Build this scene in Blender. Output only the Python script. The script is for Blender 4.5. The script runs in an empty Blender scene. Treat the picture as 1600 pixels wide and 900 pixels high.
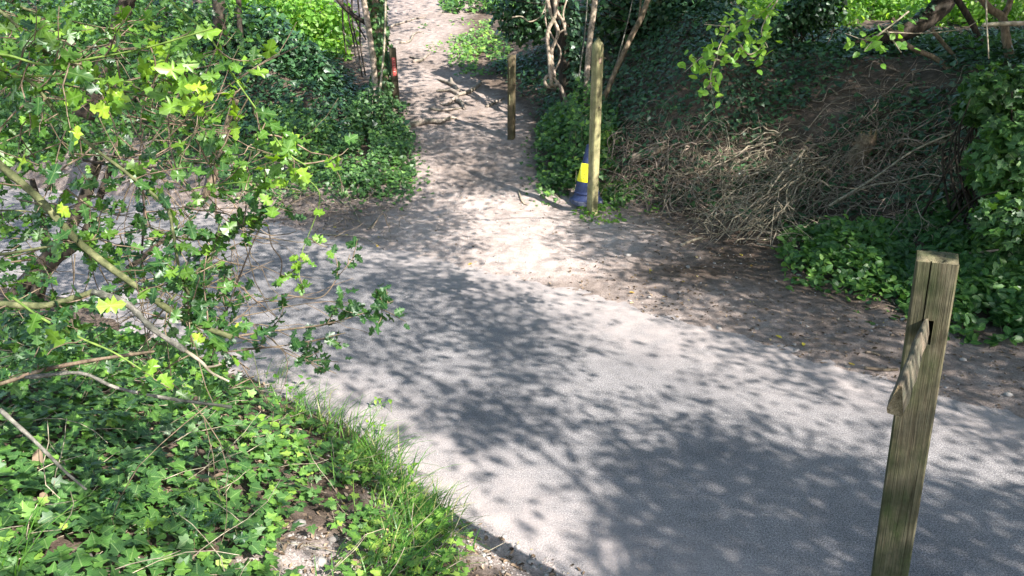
import bpy, math, random
import numpy as np
from mathutils import Vector
PI = math.pi
sc = bpy.context.scene
COL = sc.collection
# ---------------------------------------------------------------- camera, light, exposure
CAM = np.array([0.0, 0.0, 2.5]); PITCH = math.radians(21); FOC = 1155.0
cd = bpy.data.cameras.new("camera"); cam = bpy.data.objects.new("camera", cd); COL.objects.link(cam)
cam.location = CAM; cam.rotation_euler = (PI/2 - PITCH, 0, 0)
cd.sensor_width = 36; cd.lens = 36*FOC/1600; cd.clip_start = 0.05; cd.clip_end = 1000
sc.camera = cam
SUN = np.array([0.565, -0.505, 0.66]); SUN /= np.linalg.norm(SUN)
w = bpy.data.worlds.new("World"); sc.world = w; w.use_nodes = True
nt = w.node_tree; bg = nt.nodes['Background']
sky = nt.nodes.new('ShaderNodeTexSky'); sky.sky_type = 'NISHITA'; sky.sun_disc = False
sky.sun_elevation = math.asin(SUN[2]); sky.sun_rotation = math.atan2(SUN[0], SUN[1])
nt.links.new(sky.outputs[0], bg.inputs[0]); bg.inputs[1].default_value = 0.15
ld = bpy.data.lights.new("sun", 'SUN'); ld.energy = 5.0; ld.angle = math.radians(0.5); ld.color = (1, .965, .93)
lo = bpy.data.objects.new("sun", ld); COL.objects.link(lo)
lo.rotation_euler = Vector(SUN).to_track_quat('Z', 'Y').to_euler()
sc.view_settings.view_transform = 'Standard'; sc.view_settings.look = 'None'
sc.view_settings.exposure = 1.72; sc.view_settings.gamma = 1.0
sc.cycles.max_bounces = 6; sc.cycles.diffuse_bounces = 3; sc.cycles.transmission_bounces = 4
sc.cycles.transparent_max_bounces = 4

rng = np.random.default_rng(11)
# ---------------------------------------------------------------- image <-> world helpers
cP, sP = math.cos(PITCH), math.sin(PITCH)
def ray(px, py):
    px = np.asarray(px, float); py = np.asarray(py, float)
    x = (px-800)/FOC; u = -(py-450)/FOC
    return np.stack([x, cP+u*sP, -sP+u*cP], -1)
def at(px, py, depth):                     # world point seen at that pixel, that far along the view axis
    return CAM + ray(px, py)*np.asarray(depth, float)[..., None]
def proj(p):
    q = p - CAM
    dz = q[..., 1]*cP - q[..., 2]*sP; up = q[..., 1]*sP + q[..., 2]*cP
    dz = np.where(dz > 0.05, dz, 0.05)
    return 800+FOC*q[..., 0]/dz, 450-FOC*up/dz, dz
# ---------------------------------------------------------------- noise and polylines
def _h(ix, iy, s):
    n = np.sin(ix*127.1 + iy*311.7 + s*74.7)*43758.5453
    return n - np.floor(n)
def vn(x, y, s=0):
    ix = np.floor(x); iy = np.floor(y); fx = x-ix; fy = y-iy
    fx = fx*fx*(3-2*fx); fy = fy*fy*(3-2*fy)
    a = _h(ix, iy, s); b = _h(ix+1, iy, s); c = _h(ix, iy+1, s); d = _h(ix+1, iy+1, s)
    return a+(b-a)*fx+(c-a)*fy+(a-b-c+d)*fx*fy
def fbm(x, y, s=0, o=3):
    r = 0; a = .5
    for k in range(o):
        r = r + a*vn(x, y, s+k); x = x*2.03+3.1; y = y*2.03+1.7; a *= .5
    return r/(1-.5**o)
def ss(a, b, x):
    t = np.clip((x-a)/(b-a), 0, 1); return t*t*(3-2*t)
def sdist(x, y, poly):                      # signed distance, positive on the left of the direction of travel
    best = np.full(np.shape(x), 1e9); sg = np.ones(np.shape(x))
    for (x0, y0), (x1, y1) in zip(poly[:-1], poly[1:]):
        dx, dy = x1-x0, y1-y0; L = dx*dx+dy*dy
        t = np.clip(((x-x0)*dx+(y-y0)*dy)/L, 0, 1)
        d = np.hypot(x-x0-t*dx, y-y0-t*dy)
        c = dx*(y-y0)-dy*(x-x0)
        m = d < best-1e-9
        best = np.where(m, d, best); sg = np.where(m, np.where(c >= 0, 1., -1.), sg)
    return best*sg
FAR = [(-60, 22), (-14, 12.2), (-7.5, 10.8), (-5.3, 10.05), (-3.9, 9.3), (-2.77, 8.55), (-1.7, 7.8), (-.66, 7.15), (.3, 6.55), (.91, 6.05), (1.58, 5.55), (2.18, 5.02), (2.69, 4.58), (3.3, 4.12), (6, 1.9), (12, -3), (60, -40)]
NEAR = [(-60, 17.5), (-14, 9.2), (-7.5, 7.6), (-4.13, 6.35), (-1.87, 4.75), (-.98, 4.05), (-.58, 3.55), (-.22, 3.2), (.22, 2.88), (.5, 2.7), (1.3, 2.02), (3, .7), (9, -4.5), (60, -46)]
RFOOT = [(-.2, 60), (-.6, 24), (-1.0, 18.6), (-.7, 15.3), (.25, 13), (.42, 11.7), (.55, 10.2), (1.3, 9.3), (2.1, 8.7), (2.95, 8.0), (3.45, 6.6), (3.75, 5.5), (4.5, 4.2), (8, .5), (20, -8)]
LFOOT = [(-6, 60), (-5.4, 24), (-4.5, 18.4), (-3.2, 15.6), (-2.05, 13.2), (-1.7, 11.2), (-2.4, 10.75), (-3.4, 10.9), (-5, 11.5), (-8, 12.9), (-14, 15), (-60, 28)]
def zones(x, y):
    return sdist(x, y, FAR), -sdist(x, y, NEAR), sdist(x, y, RFOOT), -sdist(x, y, LFOOT)
def H(x, y, fine=True):
    x = np.asarray(x, float); y = np.asarray(y, float)
    f, n, r, l = zones(x, y)
    zp = .2*np.clip(y-9.2, 0, 13) + .04*np.clip(y-22.2, 0, 60)
    zp = zp + .12*ss(8.3, 9.6, y)*0
    a = fbm(x*.35, y*.35, 5)-.5
    dirn = x/np.maximum(y, 1)
    topr = 1.78 + 1.0*ss(.36, .2, dirn) + .12*ss(.5, .66, dirn) + .05*np.clip(y-13, 0, 60)*1. + .25*a
    topl = 2.0 + .09*np.clip(y-13, 0, 40) + .5*ss(-6, -9, x) + .3*a
    br = ss(-.05, 4.1, r)*.8+.2*ss(0, .9, r)*ss(0, 4.1, r)
    bl = ss(-.05, 3.6, l)
    zf = .05*ss(0, .8, f) + zp
    zf = zf + np.maximum(topr-zf, 0)*br
    zf = zf + np.maximum(topl-zf, 0)*bl
    zn = .03*ss(0, .4, n) + np.clip(.42*(n-.18), 0, 1.05)
    zn = np.where(x > .4, .03 + np.clip(.35*(n-.35), 0, .8), zn)*1.0
    z = np.where(f > 0, zf, np.where(n > 0, zn, 0))
    edge = np.maximum(f, n)                       # negative on the road
    off = (fbm(x*2.2, y*2.2, 9, 4)-.5)*.22
    dip = ss(-.10, .06, edge+off*.55)
    z = z*ss(-.02, .12, edge) - .035*(1-dip)
    if fine:
        rough = np.clip(edge, 0, 1)
        z = z + dip*((fbm(x*5, y*5, 2, 4)-.5)*.045*(.45+rough) + (fbm(x*22, y*22, 4, 2)-.5)*.010)
    return z
# ---------------------------------------------------------------- materials
def mat(name):
    m = bpy.data.materials.new(name); m.use_nodes = True
    return m, m.node_tree.nodes, m.node_tree.links, m.node_tree.nodes['Principled BSDF']
def ramp(ns, stops):
    r = ns.new('ShaderNodeValToRGB'); e = r.color_ramp.elements
    while len(e) > 1: e.remove(e[-1])
    e[0].position = stops[0][0]; e[0].color = (*stops[0][1], 1)
    for p, c in stops[1:]:
        q = e.new(p); q.color = (*c, 1)
    return r
def noise(ns, ls, vec, scale, detail=4, rough=.55, sc3=None):
    n = ns.new('ShaderNodeTexNoise'); n.inputs['Scale'].default_value = scale
    n.inputs['Detail'].default_value = detail; n.inputs['Roughness'].default_value = rough
    if sc3:
        mp = ns.new('ShaderNodeMapping'); mp.inputs['Scale'].default_value = sc3
        ls.new(vec, mp.inputs[0]); vec = mp.outputs[0]
    ls.new(vec, n.inputs['Vector']); return n
def mixc(ns, ls, fac, a, b, mode='MIX'):
    m = ns.new('ShaderNodeMix'); m.data_type = 'RGBA'; m.blend_type = mode
    for s, v in ((m.inputs[0], fac), (m.inputs[6], a), (m.inputs[7], b)):
        if hasattr(v, 'links'): ls.new(v, s)
        elif isinstance(v, tuple): s.default_value = (*v, 1)
        else: s.default_value = v
    return m.outputs[2]
def mth(ns, ls, op, a, b=None, c=None, clamp=False):
    m = ns.new('ShaderNodeMath'); m.operation = op; m.use_clamp = clamp
    for s, v in zip(m.inputs, (a, b, c)):
        if v is None: continue
        if hasattr(v, 'links'): ls.new(v, s)
        else: s.default_value = v
    return m.outputs[0]
def bump(ns, ls, bsdf, h, strength, dist):
    b = ns.new('ShaderNodeBump'); b.inputs['Strength'].default_value = strength; b.inputs['Distance'].default_value = dist
    ls.new(h, b.inputs['Height']); ls.new(b.outputs[0], bsdf.inputs['Normal'])
def leaf_mat(name, stops, rough=.4, trans=.35, tint=(1.5, 1.5, .45), vein=.35, spec=.5):
    m, ns, ls, b = mat(name)
    at_ = ns.new('ShaderNodeAttribute'); at_.attribute_name = 'lc'
    sp = ns.new('ShaderNodeSeparateXYZ'); ls.new(at_.outputs['Vector'], sp.inputs[0])
    r = ramp(ns, stops); ls.new(sp.outputs[2], r.inputs[0])
    ax = mth(ns, ls, 'ABSOLUTE', sp.outputs[0])
    mid = mth(ns, ls, 'LESS_THAN', ax, .022)
    ph = mth(ns, ls, 'MULTIPLY', mth(ns, ls, 'SUBTRACT', sp.outputs[1], mth(ns, ls, 'MULTIPLY', ax, .8)), 44.)
    sv = mth(ns, ls, 'GREATER_THAN', mth(ns, ls, 'SINE', ph), .93)
    v = mth(ns, ls, 'MULTIPLY', mth(ns, ls, 'MAXIMUM', mid, mth(ns, ls, 'MULTIPLY', sv, .5)), vein)
    geo = ns.new('ShaderNodeNewGeometry')
    n = noise(ns, ls, geo.outputs['Position'], 35, 3)
    c0 = mixc(ns, ls, v, r.outputs[0], (.30, .42, .16))
    nr = ramp(ns, [(.3, (.72, .72, .72)), (.7, (1.22, 1.2, 1.1))]); ls.new(n.outputs[0], nr.inputs[0])
    c1 = mixc(ns, ls, 1.0, c0, nr.outputs[0], 'MULTIPLY')
    ls.new(c1, b.inputs['Base Color']); b.inputs['Roughness'].default_value = rough
    b.inputs['Specular IOR Level'].default_value = spec
    t = ns.new('ShaderNodeBsdfTranslucent'); tc = mixc(ns, ls, 1.0, c1, tint, 'MULTIPLY'); ls.new(tc, t.inputs[0])
    mx = ns.new('ShaderNodeMixShader'); mx.inputs[0].default_value = trans
    ls.new(b.outputs[0], mx.inputs[1]); ls.new(t.outputs[0], mx.inputs[2])
    ls.new(mx.outputs[0], ns['Material Output'].inputs[0])
    return m
def bark_mat(name, c1, c2, c3, scale=30, stretch=(1, 1, .25), bstr=.8):
    m, ns, ls, b = mat(name)
    tc = ns.new('ShaderNodeNewGeometry'); v = tc.outputs['Position']
    n = noise(ns, ls, v, scale, 5, .65, stretch); n2 = noise(ns, ls, v, scale*.25, 3)
    r = ramp(ns, [(.32, c1), (.55, c2), (.72, c3)]); ls.new(n.outputs[0], r.inputs[0])
    r2 = ramp(ns, [(.35, (.65, .7, .6)), (.65, (1.2, 1.15, 1.1))]); ls.new(n2.outputs[0], r2.inputs[0])
    ls.new(mixc(ns, ls, 1.0, r.outputs[0], r2.outputs[0], 'MULTIPLY'), b.inputs['Base Color'])
    b.inputs['Roughness'].default_value = .85; b.inputs['Specular IOR Level'].default_value = .2
    bump(ns, ls, b, n.outputs[0], bstr, .01)
    return m
M = {}
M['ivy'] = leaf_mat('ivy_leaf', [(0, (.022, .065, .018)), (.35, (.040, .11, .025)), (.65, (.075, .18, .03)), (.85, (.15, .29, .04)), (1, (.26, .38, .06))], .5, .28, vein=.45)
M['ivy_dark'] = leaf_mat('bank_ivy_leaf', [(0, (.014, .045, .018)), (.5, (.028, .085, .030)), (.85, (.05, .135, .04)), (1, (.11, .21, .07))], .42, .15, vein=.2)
M['holly'] = leaf_mat('holly_leaf', [(0, (.016, .058, .020)), (.3, (.032, .10, .022)), (.6, (.085, .19, .022)), (.85, (.17, .31, .025)), (1, (.28, .40, .03))], .40, .42, vein=.25, spec=.6)
M['fresh'] = leaf_mat('fresh_leaf', [(0, (.07, .20, .03)), (.5, (.13, .30, .04)), (1, (.26, .42, .06))], .45, .5)
M['shrub'] = leaf_mat('shrub_leaf', [(0, (.022, .075, .018)), (.5, (.055, .15, .028)), (1, (.15, .28, .05))], .45, .35)
M['canopy'] = leaf_mat('canopy_leaf', [(0, (.03, .10, .02)), (1, (.08, .2, .03))], .5, .3, vein=0)
M['meadow'] = leaf_mat('meadow_leaf', [(0, (.08, .22, .03)), (.5, (.16, .34, .05)), (1, (.30, .45, .09))], .5, .5, vein=0)
M['grass'] = leaf_mat('grass_blade', [(0, (.04, .13, .02)), (.5, (.09, .23, .03)), (.85, (.18, .34, .05)), (1, (.35, .36, .14))], .45, .4, vein=0)
M['yellow'] = leaf_mat('yellow_leaf', [(0, (.55, .38, .05)), (.5, (.6, .5, .06)), (1, (.45, .25, .06))], .6, .2)
M['litter'] = leaf_mat('dead_leaf', [(0, (.05, .03, .02)), (.35, (.12, .08, .055)), (.7, (.24, .17, .12)), (.93, (.38, .29, .22)), (1, (.5, .38, .10))], .8, .05, vein=.1, spec=.2)
M['bark'] = bark_mat('brown_bark', (.07, .048, .034), (.17, .125, .088), (.29, .225, .16))
M['bark_dark'] = bark_mat('dark_bark', (.018, .014, .012), (.045, .034, .026), (.085, .068, .05))
M['bark_green'] = bark_mat('algae_green_bark', (.05, .055, .025), (.10, .105, .048), (.17, .165, .085), 60, (1, 1, 1), .4)
M['bark_grey'] = bark_mat('grey_bark', (.05, .047, .04), (.13, .122, .105), (.26, .245, .21), 55, (1, 1, 1), .8)
M['stem_green'] = bark_mat('green_twig', (.07, .115, .025), (.12, .18, .038), (.19, .26, .06), 50, (1, 1, 1), .2)
M['twig'] = bark_mat('dead_twig', (.15, .12, .09), (.31, .26, .195), (.48, .42, .33), 25, (1, 1, 1), .3)
M['twig_red'] = bark_mat('red_brown_twig', (.13, .10, .08), (.29, .225, .18), (.46, .38, .31), 25, (1, 1, 1), .3)
M['root'] = bark_mat('worn_root', (.12, .095, .08), (.23, .19, .16), (.36, .31, .27), 25, (1, 1, 1), .5)
def wood_mat(name, c1, c2, algae, amt, scale=1.0):
    m, ns, ls, b = mat(name)
    tc = ns.new('ShaderNodeTexCoord'); v = tc.outputs['Object']
    g = noise(ns, ls, v, 130*scale, 6, .7, (1, 1, .045)); g2 = noise(ns, ls, v, 420*scale, 3, .6, (1, 1, .02))
    big = noise(ns, ls, v, 16*scale, 5, .65, (1, 1, .35))
    r = ramp(ns, [(.25, c1), (.75, c2)]); ls.new(g.outputs[0], r.inputs[0])
    r2 = ramp(ns, [(.42, (.55, .5, .45)), (.55, (1, 1, 1))]); ls.new(g2.outputs[0], r2.inputs[0])
    c = mixc(ns, ls, .8, r.outputs[0], r2.outputs[0], 'MULTIPLY')
    r3 = ramp(ns, [(.38, (0, 0, 0)), (.66, (amt, amt, amt))]); ls.new(big.outputs[0], r3.inputs[0])
    c = mixc(ns, ls, r3.outputs[0], c, algae)
    ck_ = noise(ns, ls, v, 34*scale, 3, .5, (1, 1, .012)); rk = ramp(ns, [(.485, (1, 1, 1)), (.497, (.28, .25, .2)), (.503, (.28, .25, .2)), (.515, (1, 1, 1))]); ls.new(ck_.outputs[0], rk.inputs[0])
    c = mixc(ns, ls, .7, c, rk.outputs[0], 'MULTIPLY')
    gy_ = noise(ns, ls, v, 9*scale, 5, .7); rg = ramp(ns, [(.35, (.6, .6, .58)), (.68, (1.35, 1.35, 1.3))]); ls.new(gy_.outputs[0], rg.inputs[0]); c = mixc(ns, ls, .9, c, rg.outputs[0], 'MULTIPLY')
    ls.new(c, b.inputs['Base Color']); b.inputs['Roughness'].default_value = .85; b.inputs['Specular IOR Level'].default_value = .2
    bump(ns, ls, b, mth(ns, ls, 'ADD', g.outputs[0], g2.outputs[0]), .6, .004)
    return m
M['wood_near'] = wood_mat('mossy_post_wood', (.09, .075, .045), (.17, .145, .09), (.045, .055, .02), 1.0)
M['wood_rail'] = wood_mat('weathered_rail_wood', (.07, .055, .042), (.24, .18, .13), (.06, .07, .045), .9)
M['wood_cut'] = wood_mat('broken_end_wood', (.16, .11, .06), (.40, .30, .17), (.12, .12, .06), .3)
M['wood_pale'] = wood_mat('pale_green_treated_wood', (.22, .19, .10), (.37, .325, .19), (.25, .25, .11), .7)
M['wood_dark'] = wood_mat('dark_old_post_wood', (.05, .038, .026), (.12, .09, .06), (.05, .055, .03), .6)
M['wood_brown'] = wood_mat('brown_old_post_wood', (.065, .046, .028), (.15, .11, .065), (.07, .075, .035), .6)
def plain(name, c, rough=.6, var=.25, sc_=30):
    m, ns, ls, b = mat(name)
    g = ns.new('ShaderNodeNewGeometry'); n = noise(ns, ls, g.outputs['Position'], sc_, 4)
    r = ramp(ns, [(.3, tuple(x*(1-var) for x in c)), (.7, tuple(min(1, x*(1+var)) for x in c))]); ls.new(n.outputs[0], r.inputs[0])
    ls.new(r.outputs[0], b.inputs['Base Color']); b.inputs['Roughness'].default_value = rough; return m
M['blue'] = plain('blue_cone_rubber', (.014, .024, .075), .6, .3)
M['cone_base'] = plain('dusty_grey_blue_rubber', (.085, .09, .13), .85, .4)
M['sleeve'] = plain('yellow_reflective_sleeve', (.85, .78, .02), .35, .06)
M['ink'] = plain('dark_print', (.12, .11, .03), .6)
M['red'] = plain('red_paint', (.28, .04, .03), .7, .35, 60)
M['redpale'] = plain('pale_red_print', (.6, .25, .2), .6)
M['stone'] = plain('pale_stone', (.27, .24, .21), .85, .35, 20)
M['hole'] = plain('dark_recess', (.02, .016, .012), .9)
# asphalt
m, ns, ls, b = mat('worn_asphalt'); M['asphalt'] = m
g = ns.new('ShaderNodeNewGeometry'); v = g.outputs['Position']
n1 = noise(ns, ls, v, 260, 2, .7); n2 = noise(ns, ls, v, 1.3, 5, .6); n3 = noise(ns, ls, v, 11, 4, .6)
vo = ns.new('ShaderNodeTexVoronoi'); vo.inputs['Scale'].default_value = 130; ls.new(v, vo.inputs['Vector'])
r1 = ramp(ns, [(.36, (.065, .063, .062)), (.5, (.19, .18, .175)), (.64, (.35, .33, .32))]); ls.new(n1.outputs[0], r1.inputs[0])
r2 = ramp(ns, [(.3, (.72, .73, .75)), (.7, (1.18, 1.16, 1.14))]); ls.new(n2.outputs[0], r2.inputs[0])
r3 = ramp(ns, [(.3, (.86, .86, .86)), (.7, (1.12, 1.12, 1.12))]); ls.new(n3.outputs[0], r3.inputs[0])
rv = ramp(ns, [(0, (1.25, 1.22, 1.2)), (.5, (.85, .85, .86))]); ls.new(vo.outputs['Distance'], rv.inputs[0])
c = mixc(ns, ls, 1., r1.outputs[0], r2.outputs[0], 'MULTIPLY'); c = mixc(ns, ls, 1., c, r3.outputs[0], 'MULTIPLY'); c = mixc(ns, ls, .8, c, rv.outputs[0], 'MULTIPLY')
n5 = noise(ns, ls, v, 105, 3, .75); r5 = ramp(ns, [(.38, (.55, .55, .56)), (.5, (1, 1, 1)), (.64, (1.5, 1.48, 1.46))]); ls.new(n5.outputs[0], r5.inputs[0]); c = mixc(ns, ls, 1., c, r5.outputs[0], 'MULTIPLY')
# dust worn towards the far edge and joints, driven by the baked 'dust' attribute
da = ns.new('ShaderNodeAttribute'); da.attribute_name = 'dust'
dn = noise(ns, ls, v, 5, 6, .7)
dm = mth(ns, ls, 'MULTIPLY', da.outputs['Fac'], mth(ns, ls, 'MULTIPLY_ADD', dn.outputs[0], 2.2, -.55, clamp=True), clamp=True)
c = mixc(ns, ls, dm, c, (.37, .315, .285))
ls.new(c, b.inputs['Base Color']); b.inputs['Roughness'].default_value = .85; b.inputs['Specular IOR Level'].default_value = .25
bump(ns, ls, b, mth(ns, ls, 'ADD', n1.outputs[0], vo.outputs['Distance']), .6, .004)
# soil: 'soil' attribute 0 dark humus .. 1 pale trodden earth, with sunlight at the path mouth coloured in
m, ns, ls, b = mat('woodland_soil'); M['soil'] = m
g = ns.new('ShaderNodeNewGeometry'); v = g.outputs['Position']
sa = ns.new('ShaderNodeAttribute'); sa.attribute_name = 'soil'
n1 = noise(ns, ls, v, 9, 8, .7); n2 = noise(ns, ls, v, 95, 4, .7); n3 = noise(ns, ls, v, 1.1, 3)
hum = ramp(ns, [(.3, (.05, .036, .026)), (.55, (.115, .083, .062)), (.72, (.20, .152, .118))]); ls.new(n1.outputs[0], hum.inputs[0])
pal = ramp(ns, [(.3, (.25, .20, .172)), (.52, (.37, .305, .27)), (.72, (.47, .41, .375))]); ls.new(n1.outputs[0], pal.inputs[0])
f_ = mth(ns, ls, 'ADD', sa.outputs['Fac'], mth(ns, ls, 'MULTIPLY_ADD', n3.outputs[0], .5, -.25), clamp=True)
c = mixc(ns, ls, f_, hum.outputs[0], pal.outputs[0])
rs = ramp(ns, [(.32, (.5, .48, .46)), (.5, (1, 1, 1)), (.7, (1.35, 1.33, 1.3))]); ls.new(n2.outputs[0], rs.inputs[0])
c = mixc(ns, ls, .85, c, rs.outputs[0], 'MULTIPLY')
ls.new(c, b.inputs['Base Color']); b.inputs['Roughness'].default_value = .95; b.inputs['Specular IOR Level'].default_value = .15
bump(ns, ls, b, mth(ns, ls, 'ADD', n2.outputs[0], n1.outputs[0]), .9, .012)
# ---------------------------------------------------------------- mesh builders
def mesh(name, V, F, material, parent=None, lc=None, smooth=False, attrs=None):
    me = bpy.data.meshes.new(name); V = np.asarray(V, np.float32)
    me.vertices.add(len(V)); me.vertices.foreach_set('co', V.ravel())
    tot = sum(f.size for f in F); npoly = sum(len(f) for f in F)
    me.loops.add(tot); me.loops.foreach_set('vertex_index', np.concatenate([f.ravel() for f in F]).astype(np.int32))
    me.polygons.add(npoly)
    sizes = np.concatenate([np.full(len(f), f.shape[1]) for f in F]); st = np.concatenate([[0], np.cumsum(sizes)[:-1]])
    me.polygons.foreach_set('loop_start', st.astype(np.int32))
    if smooth: me.polygons.foreach_set('use_smooth', np.ones(npoly, bool))
    me.update(calc_edges=True)
    if lc is not None:
        a = me.attributes.new('lc', 'FLOAT_VECTOR', 'POINT'); a.data.foreach_set('vector', np.asarray(lc, np.float32).ravel())
    for k, val in (attrs or {}).items():
        a = me.attributes.new(k, 'FLOAT', 'POINT'); a.data.foreach_set('value', np.asarray(val, np.float32))
    me.materials.append(material)
    return link(name, me, parent)
def link(name, me, parent=None):
    o = bpy.data.objects.new(name, me); COL.objects.link(o)
    if parent: o.parent = parent; o.matrix_parent_inverse = parent.matrix_world.inverted() if False else o.matrix_parent_inverse
    return o
def tag(o, label=None, cat=None, group=None, kind=None):
    if label: o['label'] = label
    if cat: o['category'] = cat
    if group: o['group'] = group
    if kind: o['kind'] = kind
    return o
def thing(name, label, cat, loc=(0, 0, 0), group=None):
    o = bpy.data.objects.new(name, None); COL.objects.link(o); o.location = loc; o.empty_display_size = .1
    return tag(o, label, cat, group)
class Bag:                                  # gathers geometry in world coordinates, written relative to an origin
    def __init__(s): s.V = []; s.F = []; s.L = []; s.n = 0
    def add(s, V, F, L=None):
        V = np.asarray(V, float); s.V.append(V)
        for f in F: s.F.append(np.asarray(f)+s.n)
        s.L.append(np.zeros((len(V), 3)) if L is None else L); s.n += len(V)
    def build(s, name, material, parent=None, smooth=False):
        if not s.n: return None
        V = np.concatenate(s.V)
        if parent is not None: V = V-np.array(parent.location)
        by = {}
        for f in s.F: by.setdefault(f.shape[1], []).append(f)
        return mesh(name, V, [np.concatenate(x) for x in by.values()], material, parent, np.concatenate(s.L), smooth)
def fan(right, c, zf):
    pts = list(right)+[(-x, y) for x, y in right[-2:0:-1]]
    V = [(c[0], c[1], 0)]+[(x, y, zf(x, y, i)) for i, (x, y) in enumerate(pts)]
    k = len(pts); F = [(0, 1+i, 1+(i+1) % k) for i in range(k)]
    return np.array(V, float), np.array(F)[:, ::-1].copy()
T_ivy = fan([(0, .02), (.2, -.1), (.44, -.02), (.37, .2), (.6, .42), (.27, .52), (0, 1)], (0, .3), lambda x, y, i: .10*abs(x)-.08*y*y)
T_ivy2 = fan([(0, 0), (.36, -.05), (.52, .32), (.25, .55), (0, 1)], (0, .3), lambda x, y, i: -.14*abs(x)-.05*y)
T_holly = fan([(0, 0), (.12, .07), (.31, .14), (.17, .26), (.38, .40), (.2, .5), (.37, .66), (.15, .74), (.2, .87), (0, 1.06)], (0, .5), lambda x, y, i: (.16 if abs(x) > .25 else .02)*(1 if i % 4 < 2 else -.3)+.12*(.5-abs(y-.5))*(-1))
T_holly2 = fan([(0, 0), (.30, .16), (.15, .3), (.36, .46), (.17, .6), (.28, .78), (0, 1.05)], (0, .5), lambda x, y, i: .25*abs(x))
T_oval = fan([(0, 0), (.24, .2), (.30, .5), (.18, .8), (0, 1)], (0, .45), lambda x, y, i: .2*abs(x)-.1*y*y)
T_rag = fan([(0, 0), (.26, .15), (.22, .3), (.40, .5), (.22, .62), (.2, .82), (0, 1)], (0, .45), lambda x, y, i: .15*abs(x)-.1*y*y)
T_diam = (np.array([(0, 0, 0), (.3, .45, .07), (0, 1, -.06), (-.3, .45, .07)], float), np.array([(0, 1, 2), (0, 2, 3)]))
T_ivy_far = (np.array([(0, 0, 0), (.48, .12, .03), (.22, .5, .0), (0, 1, -.08), (-.22, .5, 0), (-.48, .12, .03)], float), np.array([(0, 1, 2), (0, 2, 3), (0, 3, 4), (0, 4, 5)]))
T_curl = (np.array([(0, 0, 0), (.25, .3, .14), (.2, .7, .16), (0, 1, .05), (-.2, .7, .2), (-.25, .3, .1), (0, .5, -.05)], float), np.array([(6, 0, 1), (6, 1, 2), (6, 2, 3), (6, 3, 4), (6, 4, 5), (6, 5, 0)]))
def unit(a): return a/np.maximum(np.linalg.norm(a, axis=-1, keepdims=True), 1e-9)
def scat(bag, T, P, N, size, rnd, head=None):
    P = np.asarray(P, float); n = len(P)
    if n == 0: return
    N = unit(np.asarray(N, float)+np.zeros((n, 3)))
    if head is None: head = rng.normal(size=(n, 3))
    Y = unit(head-N*np.sum(head*N, -1, keepdims=True)); X = np.cross(Y, N)
    TV, TF = T; size = np.broadcast_to(np.asarray(size, float), (n,))
    V = P[:, None]+size[:, None, None]*(TV[None, :, 0:1]*X[:, None]+TV[None, :, 1:2]*Y[:, None]+TV[None, :, 2:3]*N[:, None])
    F = (TF[None]+(np.arange(n)*len(TV))[:, None, None]).reshape(-1, 3)
    L = np.empty((n, len(TV), 3)); L[..., 0] = TV[None, :, 0]; L[..., 1] = TV[None, :, 1]; L[..., 2] = np.broadcast_to(rnd, (n,))[:, None]
    bag.add(V.reshape(-1, 3), [F], L.reshape(-1, 3))
def smoothline(P, per=5):
    P = np.asarray(P, float)
    if len(P) < 3: 
        t = np.linspace(0, 1, per+1)[:, None]; return P[0]*(1-t)+P[-1]*t
    Q = np.vstack([2*P[0]-P[1], P, 2*P[-1]-P[-2]]); out = []
    for i in range(1, len(Q)-2):
        for t in np.arange(per)/per:
            out.append(.5*((2*Q[i])+(-Q[i-1]+Q[i+1])*t+(2*Q[i-1]-5*Q[i]+4*Q[i+1]-Q[i+2])*t*t+(-Q[i-1]+3*Q[i]-3*Q[i+1]+Q[i+2])*t**3))
    out.append(P[-1]); return np.array(out)
def tube(bag, P, r0, r1, k=6, wob=0., cap=True, rad=None):
    P = np.asarray(P, float); n = len(P)
    T = unit(np.gradient(P, axis=0)); ref = np.array([.31, .17, .93]) if abs(T[0][2]) < .8 else np.array([1., .2, .1])
    A = unit(np.cross(T, ref)); B = np.cross(T, A)
    R = np.linspace(r0, r1, n) if rad is None else np.asarray(rad)
    if wob: R = R*(1+wob*(rng.random(n)-.5))
    th = np.arange(k)/k*2*PI
    Rk = R[:, None]*(1+(wob*.5*(rng.random((1, k))-.5)))
    V = P[:, None]+Rk[..., None]*(np.cos(th)[None, :, None]*A[:, None]+np.sin(th)[None, :, None]*B[:, None])
    i = np.arange(n-1)[:, None]*k; j = np.arange(k)[None]; j2 = (j+1) % k
    F = np.stack([i+j, i+j2, i+k+j2, i+k+j], -1).reshape(-1, 4)
    fs = [F]
    V = V.reshape(-1, 3)
    if cap:
        V = np.vstack([V, P[0:1], P[-1:]]); m_ = n*k
        c0 = np.stack([np.full(k, m_), j2[0], j[0]], -1); c1 = np.stack([np.full(k, m_+1), (n-1)*k+j[0], (n-1)*k+j2[0]], -1)
        fs += [c0, c1]
    bag.add(V, fs)
def wander(p, d, L, n=6, jit=.25, grav=0.):
    p = np.array(p, float); d = unit(np.array(d, float)); out = [p.copy()]; s = L/n
    for _ in range(n):
        d = unit(d+rng.normal(size=3)*jit+np.array([0, 0, grav])); p = p+d*s; out.append(p.copy())
    return np.array(out)
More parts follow.
